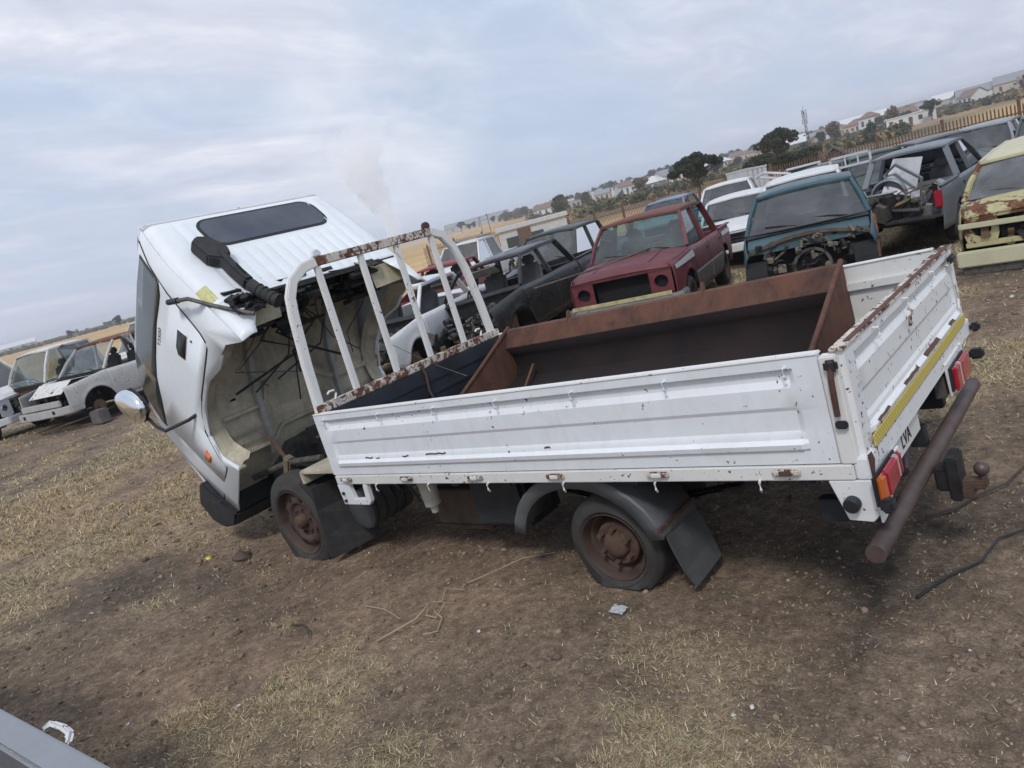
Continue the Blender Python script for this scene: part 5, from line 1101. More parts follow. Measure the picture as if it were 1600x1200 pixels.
v, s_, ow = vehicle('white_hatchback', 'white car with a black door mirror between the maroon and the teal pickup', 'car', (-3.35, 14.6, gv(-3.3, 14.6)-.04), 289, WHT, dict(zr=1.42, zb=.95, zc=.95, zh=.84, W=1.66, bed=False, xb=-1.5, xr=-1.1, xt=-1.95, wr=.31, wf=1.35, wb=-1.2), glass='clear', seed=39, grille='bars', lights='lamps', mirrors=True, bumper=WHT)
v, s_, ow = vehicle('white_station_wagon', 'tall white vehicle directly behind the teal pickup, its pale roof showing', 'car', (-1.55, 13.9, gv(-1.2, 14.1)), 287, WHT, dict(zr=1.64, zb=1.02, zc=1.02, zh=.95, W=1.72, bed=False, xb=-2.0, xr=-1.8, xt=-2.2, wr=.36, tw=.70), glass='dark', seed=40, grille='bars', lights='lamps')
v, s_, ow = vehicle('white_coupe', 'white car facing the camera with its bonnet raised in the second row', 'car', (-5.6, 19.2, gv(-5.6, 19.2)+.15), 290, WHT, dict(zr=1.45, zb=.95, zc=.95, zh=.84, W=1.66, bed=False, xb=-1.5, xr=-1.1, xt=-1.95, wr=.31), glass='clear', seed=41, grille='open')
rowb = [('blue_car', 'pale blue car by the fence, left of the raised bonnet', (-8.4, 20.6), 285, (.16, .22, .30), {}), ('black_wreck', 'low black car wreck beside the palisade fence, left of the green car', (-3.6, 21.4), 280, (.02, .022, .025), {}),
        ('green_car', 'dark green car behind the tall white vehicle', (-1.6, 19.6), 290, (.03, .06, .05), {}), ('grey_car', 'grey car in the back row, left of the silver pickup', (.0, 19.0), 300, (.12, .13, .14), {}),
        ('silver_estate', 'silver grey car whose long roof shows just behind the silver pickup', (.9, 19.4), 270, (.26, .28, .30), {}), ('teal_estate', 'grey green car in the back row with its tailgate window showing', (2.5, 18.2), 275, (.06, .09, .10), {}),
        ('charcoal_pickup', 'charcoal pickup with open tailgate behind the yellow truck', (3.2, 15.7), 262, (.10, .11, .12), dict(zr=1.7)), ('purple_wreck', 'dark plum car shell beside the fence at the right', (4.2, 20.5), 268, (.04, .025, .035), dict(zr=1.8))]
for k, (nm, lb, (x, y), hd, col, S2) in enumerate(rowb):
    S3 = dict(zr=1.48, zb=.96, zc=.97, zh=.86, W=1.68, bed=False, xb=-1.6, xr=-1.2, xt=-2.1, wr=.31); S3.update(S2)
    vehicle(nm, lb, 'pickup' if 'pickup' in nm else 'car', (x, y, gv(x, y)), hd, paint(nm+' paint', col, rust=.1, dirt=.3, rough=.35, chip=.2), S3, glass='clear' if k % 2 else 'dark', seed=80+k, hood=k % 3 != 1, bay=k % 3 == 1, nose=k % 3 != 1, detail=False, bayrust=True)
cz = thing('white_canopy', 'white fibreglass canopy shell tilted on the cars at the right edge', 'canopy', (3.35, 13.3, gv(3.35, 13.3)+1.05), (.1, -.5, 1.45))
MB().grid([[(x, -.75, 0), (x, -.68, .42), (x, -.5, .50), (x, .5, .50), (x, .68, .42), (x, .75, 0)] for x in (0, .9, 1.8)]).build('shell', WHT, cz, solid=.03, auto=50)
for x in (.3, .6, .9, 1.2): MB().bb((x, -.5, .505), (x+.04, .5, .52)).build('shell_rib', WHT, cz, bevel=.004)
# silver car the photographer stands beside
SLV = paint('clean silver paint', (.34, .345, .36), dirt=.12, rough=.3, metal=.6)
v, s_, ow = vehicle('silver_bakkie', 'silver pickup whose load side edge fills the bottom left corner', 'pickup', (.35, -3.335, gv(.35, -3.3)-.025), 184.2, SLV, dict(W=1.76, zb=1.0, zr=1.5), glass='dark', grille='bars', lights='lamps', bumper=SLV, seed=60)

rh = MB().path([(-1.78, s_['W']/2*-1-.0, .985), (-1.76, -s_['W']/2-.022, 1.0), (-1.70, -s_['W']/2-.026, 1.002), (-1.63, -s_['W']/2-.022, 1.0), (-1.61, -s_['W']/2, .985)], .020, .018, up=(0, 0, 1)).build('tie_handle', WHT, v, bevel=.008)

# ---------------------------------------------------------------- fence, sheds, village, trees, mast
def pol(az, d, dz=0.): 
    x, y = CAM.x+d*math.cos(R_(az)), CAM.y+d*math.sin(R_(az)); return (x, y, float(gz(x, y, False))+dz)
PICKET = rustmat('weathered rusty palisade', (.07, .045, .035), (.15, .095, .07), (.11, .075, .06), .85, 3)
def palisade(P1, P2, label):
    P1, P2 = Vector(P1), Vector(P2); T = thing('palisade_fence', label, 'fence', P1); n = int((P2-P1).length/.15); a = (P2-P1); ang = math.atan2(a.y, a.x); rot = Matrix.Rotation(ang, 3, 'Z')
    m = MB(); step = 0
    pts = []
    for k in range(n+1):
        x, y = P1.x+a.x*k/n, P1.y+a.y*k/n; z = float(gz(x, y, False)); pts.append(Vector((x-P1.x, y-P1.y, z-P1.z)))
    for k, p in enumerate(pts):
        h = 2.15+random.uniform(-.03, .03); q = rot @ Vector((.032, 0, 0)); t = rot @ Vector((0, .012, 0))
        m.add([p-q, p+q, p+q+Vector((0, 0, h-.1)), p+Vector((0, 0, h)), p-q+Vector((0, 0, h-.1)), p-q+t, p+q+t], [(0, 1, 2, 3, 4), (0, 5, 6, 1)])
    o = m.build('picket', PICKET, T); o['kind'] = 'stuff'
    for k in range(0, n+1, 20):
        MB().box(pts[k]+Vector((0, 0, 1.12)), (.10, .10, 2.3), rot).build('post', PICKET, T)
    for h in (.35, 1.75):
        for k in range(0, n-19, 20): MB().path([pts[k]+Vector((0, 0, h)), pts[min(n, k+20)]+Vector((0, 0, h))], .04, .05).build('rail', PICKET, T)
palisade(pol(88, 36), pol(126.2, 57), 'rusty brown palisade fence along the back of the yard')
palisade(pol(130.2, 60), pol(137, 66), 'thin palisade fence stretch left of the white site cabin')
CWH = paint('site cabin white', (.50, .52, .54), rust=.05, dirt=.3, rough=.5)
def box_building(name, label, cat, az, d, L_, Wd, H, wall, roof, rtype='gable', ang=None, dz=0., win=2, group=None, rh=.28, lift=0., corr=False):
    x, y, z = pol(az, d); T = thing(name, label, cat, (x, y, z-.3+lift), (0, 0, R_((az+90) if ang is None else ang)), group)
    h = H+.3; MB().bb((-L_/2, -Wd/2, 0), (L_/2, Wd/2, h)).build('wall', wall, T)
    if rtype == 'gable':
        e = .35; r = MB(); r.prism([(-Wd/2-e, h-.05), (0, h+Wd*rh), (Wd/2+e, h-.05), (Wd/2+e, h+.05), (0, h+Wd*rh+.12), (-Wd/2-e, h+.05)], 'x', -L_/2-e, L_/2+e); r.build('roof', roof, T)
        MB().prism([(-Wd/2, h), (Wd/2, h), (0, h+Wd*rh-.06)], 'x', -L_/2+.01, L_/2-.01).build('gable', wall, T)
    elif rtype == 'hip':
        e = .5; q = min(Wd/2, L_/2)*.95; MB().add([(-L_/2-e, -Wd/2-e, h), (L_/2+e, -Wd/2-e, h), (L_/2+e, Wd/2+e, h), (-L_/2-e, Wd/2+e, h), (-L_/2+q, 0, h+Wd*rh), (L_/2-q, 0, h+Wd*rh)], [(0, 1, 5, 4), (2, 3, 4, 5), (0, 4, 3), (1, 2, 5), (0, 3, 2, 1)]).build('roof', roof, T)
    else: MB().bb((-L_/2-.15, -Wd/2-.15, h+.002), (L_/2+.15, Wd/2+.15, h+.25)).build('roof', roof, T)
    for k in range(win):
        wx = -L_/2+L_*(k+.5)/win; wd = min(1.1, L_/win*.5)
        for sgn in (-1, 1): MB().bb((wx-wd/2, sgn*Wd/2-.04, h*.42), (wx+wd/2, sgn*Wd/2+.04, h*.80)).build('window', FWIN, T)
    if win > 1: MB().bb((-.45, Wd/2-.05, .3), (.45, Wd/2+.05, 2.35)).build('door', FDOOR, T)
    if corr:
        for k in range(int(L_/.28)):
            x_ = -L_/2+.1+k*.28
            for sgn in (-1, 1): MB().bb((x_, sgn*(Wd/2+.01)-.012, .2), (x_+.13, sgn*(Wd/2+.01)+.012, h)).build('corrugation', wall, T)
    return T
FWIN = plain('far window', (.05, .06, .07), .3, var=.2); FDOOR = plain('far door', (.12, .08, .06), .7)
box_building('site_cabin', 'white corrugated site cabin with two dark openings beyond the black wreck', 'cabin', 129.4, 52, 3.4, 2.4, 2.15, CWH, CWH, 'flat', win=2, corr=True)
box_building('site_cabin', 'plain white corrugated site cabin, the right one of the two', 'cabin', 127.1, 52, 1.7, 2.4, 2.35, CWH, CWH, 'flat', win=0, corr=True)
box_building('tool_shed', 'dark grey gabled shed just behind the palisade fence', 'shed', 107.3, 58, 3.0, 2.2, 1.35, plain('grey shed wall', (.13, .13, .14), .8), plain('dark shed roof', (.075, .075, .085), .8), 'gable', ang=107, win=0, rh=.45)
def panel(name, label, cat, az, d, w_, h, mat, turn=0., lean=.05, z=.0, frame=None, th=.06):
    x, y, zz = pol(az, d); T = thing(name, label, cat, (x, y, zz+z), (lean, 0, R_(az+90+turn)))
    MB().bb((-w_/2, -th/2, 0), (w_/2, th/2, h)).build('panel', mat, T, bevel=.01)
    MB().bb((-w_/2-.03, -th/2-.012, h-.06), (w_/2+.03, th/2+.012, h+.01)).build('edge_trim', frame or mat, T, bevel=.005)
    return T
LG = plain('pale grey panel', (.45, .46, .47), .6, var=.12); TANP = plain('tan wooden panel', (.30, .20, .11), .8, var=.35, scale=3)
panel('wooden_panel', 'tan brown panel standing left of the grey panels by the fence', 'panel', 115.3, 29, .62, 1.85, TANP, th=.3)
panel('standing_board', 'large pale grey panel standing against the fence', 'panel', 113.6, 30, .80, 2.05, LG, th=.3)
for k in range(4): panel('white_door_panel', ['first', 'second', 'third', 'last'][k]+' white door panel from the left, stacked beside the large grey panel', 'door panel', 112.75-.32*k, 29.6+.2*k, .16, 2.05, CWH, 25, .02)
cbx = thing('cargo_box', 'black sided white cargo box above the cars behind the teal pickup', 'box', pol(109.4, 27, 1.0), (0, 0, R_(199.4)))
MB().bb((-.45, -.45, 0), (.45, .45, .62)).build('box_body', plain('box dark green black', (.018, .028, .028), .6), cbx, bevel=.01)
MB().bb((-.56, -.46, -.03), (-.455, .47, .66)).build('white_edge', CWH, cbx); MB().bb((-.45, -.46, .622), (.48, .47, .66)).build('white_edge', CWH, cbx)
panel('white_box_panel', 'white panel next to the black sided cargo box', 'panel', 108.0, 27, .38, .52, CWH, z=1.05)
wf = thing('window_frame', 'white empty window frame lying on the roofs behind the teal pickup', 'frame', pol(111.2, 20, 1.50), (1.2, .3, .4))
MB().path([(-.45, 0, 0), (.45, 0, 0), (.30, 0, .35), (-.30, 0, .35), (-.45, 0, 0)], .05, .05, up=(0, 1, 0)).build('frame_bar', CWH, wf)
gf = thing('grille_panel', 'white front grille frame propped on the cars in front of the grey shed', 'grille', pol(106.4, 22, 1.25), (.1, 0, R_(196)))
for a, b_ in (((-.5, -.03, 0), (.5, .03, .06)), ((-.5, -.03, .26), (.5, .03, .32)), ((-.5, -.03, .0), (-.44, .03, .32)), ((.44, -.03, 0), (.5, .03, .32)), ((-.2, -.02, .06), (-.16, .02, .26)), ((.1, -.02, .06), (.14, .02, .26))): MB().bb(a, b_).build('grille_bar', CWH, gf)
bf = thing('steel_stand', 'blue painted steel frame standing behind the maroon pickup', 'frame', pol(114.6, 19.5), (0, 0, .3))
BLU = plain('blue paint', (.03, .10, .25), .5)
for a, b_ in (((0, 0, 0), (0, 0, 1.35)), ((.0, 0, 1.25), (-1.2, 0, 1.15)), ((-1.2, 0, 0), (-1.2, 0, 1.2)), ((0, 0, .6), (-1.2, 0, 1.1))): MB().path([a, b_], .05, .05).build('frame_bar', BLU, bf)
# village
hw_ = [plain('house wall white', (.66, .65, .62), .8, var=.08), plain('house wall cream', (.55, .46, .34), .8, var=.12), plain('house wall tan', (.40, .28, .19), .8, var=.15), plain('house wall grey', (.40, .40, .40), .8, var=.1)]
hr_ = [plain('roof red tile', (.21, .125, .10), .9, var=.25, scale=2), plain('roof brown', (.19, .13, .10), .9, var=.25, scale=2), plain('roof grey', (.24, .25, .27), .7, var=.15, scale=2), plain('roof pale sheet', (.60, .60, .60), .5, var=.08)]
rh_ = random.Random(5)
spec = [('white_house', 'long white flat roofed house below the hillside, the largest bright block', 102.6, 270, 13, 7, 3.2, 0, 3, 'flat'), ('white_house', 'white house with stepped block standing right of the long one', 101.6, 272, 4, 6, 4.6, 0, 3, 'flat'),
        ('long_warehouse', 'pale warehouse with a long light roof near the right skyline', 99.6, 520, 30, 12, 4.5, 3, 3, 'gable'), ('grey_workshop', 'grey roofed workshop with white gable at the right', 98.9, 420, 16, 11, 4.2, 0, 2, 'gable'),
        ('white_shed', 'white sheet roofed shed high on the slope left of the warehouse', 105.4, 520, 30, 12, 5, 0, 3, 'gable'), ('red_house', 'white house with red tiled roof right of the mast', 106.7, 560, 13, 9, 4, 0, 0, 'hip'),
        ('red_house', 'second red roofed house further right along the slope', 105.6, 440, 13, 10, 4, 0, 0, 'hip'), ('storeyed_house', 'two storey white house with pink trim among the red roofs', 104.9, 400, 9, 8, 6, 0, 0, 'hip'),
        ('white_terrace', 'row of bright white walls below the trees left of centre skyline', 124.6, 420, 34, 10, 5, 0, 3, 'flat'), ('white_terrace', 'lower white block at the left end of the bright row', 126.2, 400, 20, 8, 3.4, 0, 3, 'flat'),
        ('field_barn', 'long low barn with a pale roof alone on the golden field', 132.6, 700, 60, 14, 5, 3, 2, 'gable'), ('far_factory', 'long pale factory on the horizon right of the smoke plume', 137.5, 1500, 190, 30, 7, 3, 3, 'flat'),
        ('green_shed', 'green roofed shed at the far right of the hillside', 96.2, 420, 26, 12, 5, 1, 2, 'gable'), ('left_barn', 'pale low barn on the horizon at the left edge', 164.8, 900, 40, 14, 4, 3, 3, 'gable')]
for nm, lb, az, d, l, wd, h, wi, ri, rt in spec: box_building(nm, lb, 'house' if 'house' in nm else 'building', az, d, l, wd, h, hw_[wi], hr_[ri], rt, win=5 if l > 9 else 3, ang=az+90+rh_.uniform(-8, 8))
for k in range(230):
    az = rh_.uniform(96, 128); d = rh_.uniform(380, 1000) if az < 118 else rh_.uniform(300, 900); l = rh_.uniform(6, 10); wi = rh_.choice([0, 0, 1, 1, 2, 3]); ri = rh_.choice([0, 0, 1, 1, 2, 3])
    if az < 103 and d < 300: d += 150
    kind = [('pale walls', 'cream walls', 'tan walls', 'grey walls')[wi], ('red tiled roof', 'brown roof', 'grey roof', 'pale sheet roof')[ri]]
    box_building('hillside_house', 'small hillside house with %s under a %s' % tuple(kind), 'house', az, d, l, rh_.uniform(7, 10), rh_.uniform(2.8, 4.2), hw_[wi], hr_[ri], rh_.choice(['hip', 'gable', 'gable', 'flat']), win=3 if d < 500 else 2, group='small hillside houses with %s and %s' % tuple(kind), ang=az+90+rh_.uniform(-40, 40))
# trees
def leafmat(name, a, b_, c_):
    m, t, b, o = newmat(name); oi = t.nodes.new('ShaderNodeObjectInfo'); P = tco(t)
    g = t.nodes.new('ShaderNodeNewGeometry')
    n = noise(t, P, .9, 4, .6); c1 = mixc(t, ramp(t, n, [(.35, 0.), (.65, 1.)]), a, b_); c1 = mixc(t, mathn(t, 'MULTIPLY', g.outputs['Random Per Island'], .6), c1, c_)
    t.links.new(c1, b.inputs['Base Color']); b.inputs['Roughness'].default_value = .8; b.inputs['Specular IOR Level'].default_value = .2
    tl = t.nodes.new('ShaderNodeBsdfTranslucent'); t.links.new(c1, tl.inputs[0]); mx = t.nodes.new('ShaderNodeMixShader'); mx.inputs[0].default_value = .25
    t.links.new(b.outputs[0], mx.inputs[1]); t.links.new(tl.outputs[0], mx.inputs[2]); t.links.new(mx.outputs[0], o.inputs[0]); return m
LEAFS = [leafmat('dark leaves', (.030, .042, .026), (.055, .068, .038), (.085, .095, .055)), leafmat('olive leaves', (.060, .068, .034), (.10, .10, .052), (.14, .13, .07)), leafmat('dry leaves', (.12, .10, .055), (.18, .145, .075), (.24, .19, .10))]
BARK = plain('bark', (.07, .055, .045), .9, var=.4, scale=3)
def crown_mesh(name, blobs, n, size, mat, rs):
    wts = np.array([b[3]*b[4]*b[5] for b in blobs])**.67; idx = rs.choice(len(blobs), n, p=wts/wts.sum()); B = np.array(blobs)[idx]
    v = rs.normal(size=(n, 3)); v /= np.linalg.norm(v, axis=1, keepdims=True); r = rs.uniform(.45, 1., (n, 1))**.6
    c = B[:, :3]+v*r*B[:, 3:6]; a = rs.normal(size=(n, 3)); a /= np.linalg.norm(a, axis=1, keepdims=True); b_ = np.cross(a, rs.normal(size=(n, 3))); b_ /= np.linalg.norm(b_, axis=1, keepdims=True)
    s = size*rs.uniform(.5, 1.2, (n, 1)); co = np.stack([c-a*s-b_*s*.6, c+a*s-b_*s*.6, c+a*s+b_*s*.6, c-a*s+b_*s*.6], 1).reshape(-1, 3); F = np.arange(4*n).reshape(-1, 4)
    me = bpy.data.meshes.new(name); me.vertices.add(len(co)); me.vertices.foreach_set('co', co.astype(np.float32).ravel()); me.loops.add(4*n); me.loops.foreach_set('vertex_index', F.ravel().astype(np.int32)); me.polygons.add(n); me.polygons.foreach_set('loop_start', np.arange(0, 4*n, 4, dtype=np.int32)); me.update(calc_edges=True); me.materials.append(mat); return me
def tree_meshes(h, sp, style, n, size, mat, seed):
    rs = np.random.RandomState(seed); rd = random.Random(seed); blobs = []; limbs = MB(); th = h*(.38 if style != 'bush' else .12)
    limbs.tube([(0, 0, -.3), (rd.uniform(-.1, .1)*h*.1, 0, th*.5), (rd.uniform(-.05, .05)*h, rd.uniform(-.05, .05)*h, th)], .032*h, 7, r2=.022*h)
    nb = {'umbrella': 19, 'round': 9, 'tall': 8, 'bush': 6}[style]
    for k in range(nb):
        t = 2*math.pi*k/nb+rd.uniform(-.4, .4)
        if style == 'umbrella': r = sp*(.15+.80*((k*.618) % 1)); z = h*(.90-.26*(r/sp)**2)+rd.uniform(-.05, .05)*h; b = (sp*.24, sp*.24, h*.075)
        elif style == 'round': r = sp*rd.uniform(.1, .62); z = h*rd.uniform(.45, .85); b = (sp*.42, sp*.42, h*.17)
        elif style == 'tall': r = sp*rd.uniform(.0, .4); z = h*(.30+.62*k/nb); b = (sp*.5*(1.1-.6*k/nb),)*2+(h*.12,)
        else: r = sp*rd.uniform(.1, .6); z = h*rd.uniform(.3, .7); b = (sp*.45, sp*.45, h*.32)
        c = (r*math.cos(t), r*math.sin(t), z); blobs.append((*c, *b)); limbs.tube([(0, 0, th*.9), (c[0]*.5, c[1]*.5, (th+z)/2), (c[0], c[1], z)], .014*h, 5, r2=.004*h)
    if style == 'umbrella': blobs += [(0, 0, h*.72, sp*.35, sp*.35, h*.12), (sp*.2, -sp*.1, h*.62, sp*.3, sp*.3, h*.10)]
    cr_ = crown_mesh('crown', blobs, n, size, mat, rs)
    me = bpy.data.meshes.new('trunk'); me.from_pydata(limbs.v, [], limbs.f); me.materials.append(BARK); return me, cr_
def place_tree(name, label, meshes, loc, rz=0., s=1., group=None, cat='tree', sz=1.):
    T = thing(name, label, cat, loc, (0, 0, rz), group); T.scale = (s, s, s*sz)
    for nm, me in (('trunk', meshes[0]), ('crown', meshes[1])):
        o = bpy.data.objects.new(nm, me); C.objects.link(o); o.parent = T
    return T
place_tree('umbrella_tree', 'wide dark umbrella shaped tree just beyond the fence above the maroon pickup', tree_meshes(5.3, 2.75, 'umbrella', 9000, .13, LEAFS[0], 1), pol(116.4, 82, -.1))
place_tree('umbrella_tree', 'open crowned tree left of the mast with sky showing through it', tree_meshes(6.1, 2.9, 'umbrella', 4200, .13, LEAFS[0], 2), pol(110.7, 100, -.1))
place_tree('bushy_tree', 'low dark tree under the open crowned one', tree_meshes(3.6, 2.3, 'round', 4200, .15, LEAFS[0], 3), pol(111.9, 92, -.1))
place_tree('bushy_tree', 'dense low tree left of the grey shed', tree_meshes(3.2, 3.0, 'round', 4200, .15, LEAFS[0], 4), pol(109.6, 84, -.1))
var = []
for k, (st_, mi_) in enumerate([('round', 0), ('tall', 0), ('umbrella', 0), ('round', 1), ('bush', 1), ('round', 2), ('bush', 2), ('round', 0)]): var.append((st_, mi_, tree_meshes(7., 3.2 if st_ != 'tall' else 1.7, st_, 520, .42, LEAFS[mi_], 10+k)))
tw_ = ['dark', 'olive', 'dry brown']
rt_ = random.Random(9)
for k in range(200):
    q = rt_.random()
    if q < .30: az, d = rt_.uniform(107.5, 127), rt_.uniform(560, 900)      # skyline clumps
    elif q < .70: az, d = rt_.uniform(96, 128), rt_.uniform(230, 850)
    elif q < .88: az, d = rt_.uniform(128, 131), rt_.uniform(560, 700)
    else: az, d = rt_.uniform(155, 167), rt_.uniform(560, 800)
    st_, mi_, ms = rt_.choice(var); 
    if q < .3: st_, mi_, ms = rt_.choice([var[0], var[7], var[2], var[1]])
    s = rt_.uniform(.65, 1.25)*(1.1 if q < .3 else .9)*(.65 if q >= .88 else 1)
    place_tree('hillside_tree', 'distant %s %s tree on the slope' % (tw_[mi_], {'round': 'round', 'tall': 'tall narrow', 'umbrella': 'flat topped', 'bush': 'bushy'}[st_]), ms, pol(az, d, -.2), rt_.uniform(0, 6.28), s, 'distant %s %s trees' % (tw_[mi_], st_), sz=rt_.uniform(.85, 1.15))
for az, d, s in ((133.9, 520, 1.1), (133.3, 500, .7), (132.9, 520, .8), (131.4, 560, .9), (158.6, 380, .8), (161.6, 420, .7)):
    place_tree('field_tree', 'dark tree standing alone at the far edge of the golden field', rt_.choice([var[0], var[2]])[2], pol(az, d, -.2), rt_.uniform(0, 6), s, 'lone trees at the field edge')
# bare thorn bush left of the cabins
tb = MB(); rb = random.Random(3)
for k in range(46):
    t = rb.uniform(0, 6.28); e = rb.uniform(.3, 1.3); l = rb.uniform(.8, 2.0); p1 = (l*.5*math.cos(t)*math.cos(e), l*.5*math.sin(t)*math.cos(e), l*.5*math.sin(e)); p2 = (l*math.cos(t+.2)*math.cos(e), l*math.sin(t+.2)*math.cos(e), l*math.sin(e)*.9)
    tb.tube([(0, 0, 0), p1, p2], .016, 4, r2=.005)
T = thing('bare_bush', 'leafless reddish bush rising behind the site cabins', 'bush', pol(128.3, 62)); tb.build('branches', plain('reddish twigs', (.20, .11, .07), .9), T)['kind'] = 'stuff'
def scrub():
    n = 2600; az = RS.uniform(95.5, 129, n); d = 170*np.exp(RS.uniform(0, 1.65, n)); x = CAM.x+d*np.cos(np.radians(az)); y = CAM.y+d*np.sin(np.radians(az)); keep = (fbm(x*.02, y*.02, 3, 88) > .42) & ~((az < 103) & (d < 240)); x, y, d = x[keep], y[keep], d[keep]
    az2 = RS.uniform(153, 167, 700); d2 = RS.uniform(520, 800, 700); x = np.append(x, CAM.x+d2*np.cos(np.radians(az2))); y = np.append(y, CAM.y+d2*np.sin(np.radians(az2)))
    z = gz(x, y, False); n = len(x); m_ = 34; s = RS.uniform(.7, 2.0, n)
    v = RS.normal(size=(n, m_, 3)); v /= np.linalg.norm(v, axis=2, keepdims=True); c = np.stack([x, y, z+s*.5], -1)[:, None]+v*s[:, None, None]*np.array([1, 1, .7])*RS.uniform(.4, 1, (n, m_, 1))
    a = RS.normal(size=(n, m_, 3)); a /= np.linalg.norm(a, axis=2, keepdims=True); b_ = np.cross(a, RS.normal(size=(n, m_, 3))); b_ /= np.linalg.norm(b_, axis=2, keepdims=True); q = (s*.34)[:, None, None]
    co = np.stack([c-a*q-b_*q, c+a*q-b_*q, c+b_*q], 2).reshape(-1, 3); k = RS.uniform(0, 1, (n, 1)); col = np.where(k < .5, np.array([.075, .082, .045]), np.where(k < .8, np.array([.15, .13, .07]), np.array([.26, .19, .10])))
    mesh_np('hillside_scrub', co, np.arange(len(co)).reshape(-1, 3), TINT, np.repeat(col, m_*3, 0), 'stuff', 'olive and brown scrub covering the distant slopes', 'scrub')
scrub()
# cell mast
T = thing('cell_mast', 'slim lattice phone mast rising above the village left of the red roofs', 'mast', pol(108.75, 200))
for k in range(3):
    a = 2*math.pi*k/3; MB().path([(.45*math.cos(a), .45*math.sin(a), 0), (.16*math.cos(a), .16*math.sin(a), 10.4)], .07, .07).build('mast_leg', JUNKC[0], T)
br_ = MB()
for k in range(13):
    z0, z1 = k*.8, k*.8+.8
    for j in range(3):
        a, b_ = 2*math.pi*j/3, 2*math.pi*(j+1)/3; r0, r1 = .45-.28*z0/10.4, .45-.28*z1/10.4; br_.path([(r0*math.cos(a), r0*math.sin(a), z0), (r1*math.cos(b_), r1*math.sin(b_), z1)], .04, .04)
o = br_.build('bracing', JUNKC[0], T); o['kind'] = 'stuff'
for k, z in enumerate((10.2, 9.2, 8.0)):
    for j in range(3):
        a = 2*math.pi*j/3+k*.5; MB().box((.55*math.cos(a), .55*math.sin(a), z), (.22, .22, 1.1)).build('antenna', LG, T)
MB().tube([(0, 0, 10.4), (0, 0, 11.6)], .04, 6).build('spike', JUNKC[0], T)
# utility poles on the field
for az, d in ((131.8, 240), (132.4, 300), (125.6, 700)):
    T = thing('utility_pole', 'thin wooden pole standing on the golden field', 'pole', pol(az, d), group='thin poles on the field'); MB().tube([(0, 0, 0), (0, 0, 6)], .10, 6).build('shaft', BARK, T); MB().bb((-.8, -.06, 5.4), (.8, .06, 5.55)).build('crossarm', BARK, T)
# air
hzb = MB().bb((-2600, -2600, -9.), (2600, 2600, 16.)).build('haze', bpy.data.materials.new('haze air'), None)
hm = hzb.data.materials[0]; hm.use_nodes = True; hm.node_tree.nodes.remove(hm.node_tree.nodes['Principled BSDF']); pv = hm.node_tree.nodes.new('ShaderNodeVolumePrincipled'); pv.inputs['Color'].default_value = (.80, .86, .95, 1); pv.inputs['Density'].default_value = .00052; pv.inputs['Anisotropy'].default_value = .1
hm.node_tree.links.new(pv.outputs[0], hm.node_tree.nodes['Material Output'].inputs['Volume']); hzb['kind'] = 'stuff'
# smoke plume far beyond
sd_ = Vector((math.cos(R_(139.0)), math.sin(R_(139.0)), 0)); rgt = Vector((sd_.y, -sd_.x, 0)); base = CAM+sd_*4200; base.z = -5
sm = MB(); pts = [(0, 0, 40), (20, 90, 46), (5, 200, 70), (-40, 320, 95), (-75, 450, 120), (-40, 580, 170), (40, 700, 150)]
rows = []
for k in range(33):
    t = k/32*(len(pts)-1); i = min(int(t), len(pts)-2); q = t-i; a, b_ = pts[i], pts[i+1]; cx_, z, r = [a[j]+(b_[j]-a[j])*q for j in range(3)]
    if k in (0, 32): r = .5
    rows.append([base+rgt*(cx_+r*(1+.16*math.sin(k*1.7+3*t2))*math.cos(t2))+sd_*r*math.sin(t2)+Vector((0, 0, z)) for t2 in [2*math.pi*j/20 for j in range(20)]])
smo = sm.grid(rows, True).build('smoke_plume', bpy.data.materials.new('smoke volume'), None); smo['kind'] = 'stuff'
t = smo.data.materials[0]; t.use_nodes = True; t = t.node_tree; t.nodes.remove(t.nodes['Principled BSDF']); pv = t.nodes.new('ShaderNodeVolumePrincipled'); pv.inputs['Color'].default_value = (1.0, .985, .96, 1); pv.inputs['Anisotropy'].default_value = 0.
P = tco(t); d_ = ramp(t, noise(t, mapping(t, P, (1, 1, .75)), .014, 6, .62, .9), [(.36, 0.), (.72, 1.)]); s3 = t.nodes.new('ShaderNodeSeparateXYZ'); t.links.new(P, s3.inputs[0]); zf = ramp(t, mathn(t, 'DIVIDE', s3.outputs[2], 700.), [(.05, 1.), (.5, .85), (.75, .3), (.97, 0.)]); t.links.new(mathn(t, 'MULTIPLY', mathn(t, 'MULTIPLY', d_, zf), .055), pv.inputs['Density']); t.links.new(pv.outputs[0], t.nodes['Material Output'].inputs['Volume'])

# ---------------------------------------------------------------- litter on the yard
def on(x, y, dz=0.): return (x, y, float(gz(x, y))+dz)
def twig(label, x, y, pts, r, mat, cat='stick', name='twig'):
    T = thing(name, label, cat, on(x, y, .008)); zz = float(gz(x, y))
    q = [(a, b, float(gz(x+a, y+b))-zz+c) for a, b, c in pts]
    MB().tube(q, r, 7, r2=r*.55).build('stem', mat, T, smooth=True); return T
DRY = plain('dry pale stem', (.34, .28, .19), .9, var=.25); DRYD = plain('dark twig', (.055, .042, .035), .9, var=.3)
T = twig('looped pale dry stem lying in front of the truck, largest of its kind', 1.03, -.40, [(-.05, -.30, .01), (.0, -.2, .02), (.05, -.08, .03), (.04, .03, .05), (.06, .12, .02), (.02, .2, .05), (.10, .26, .01)], .0055, DRY)
MB().tube([(.04, .03, .05), (.10, .02, .09), (.16, .06, .07), (.15, -.02, .02), (.08, -.03, .03), (.05, .02, .04)], .005, 6).build('loop', DRY, T, smooth=True)
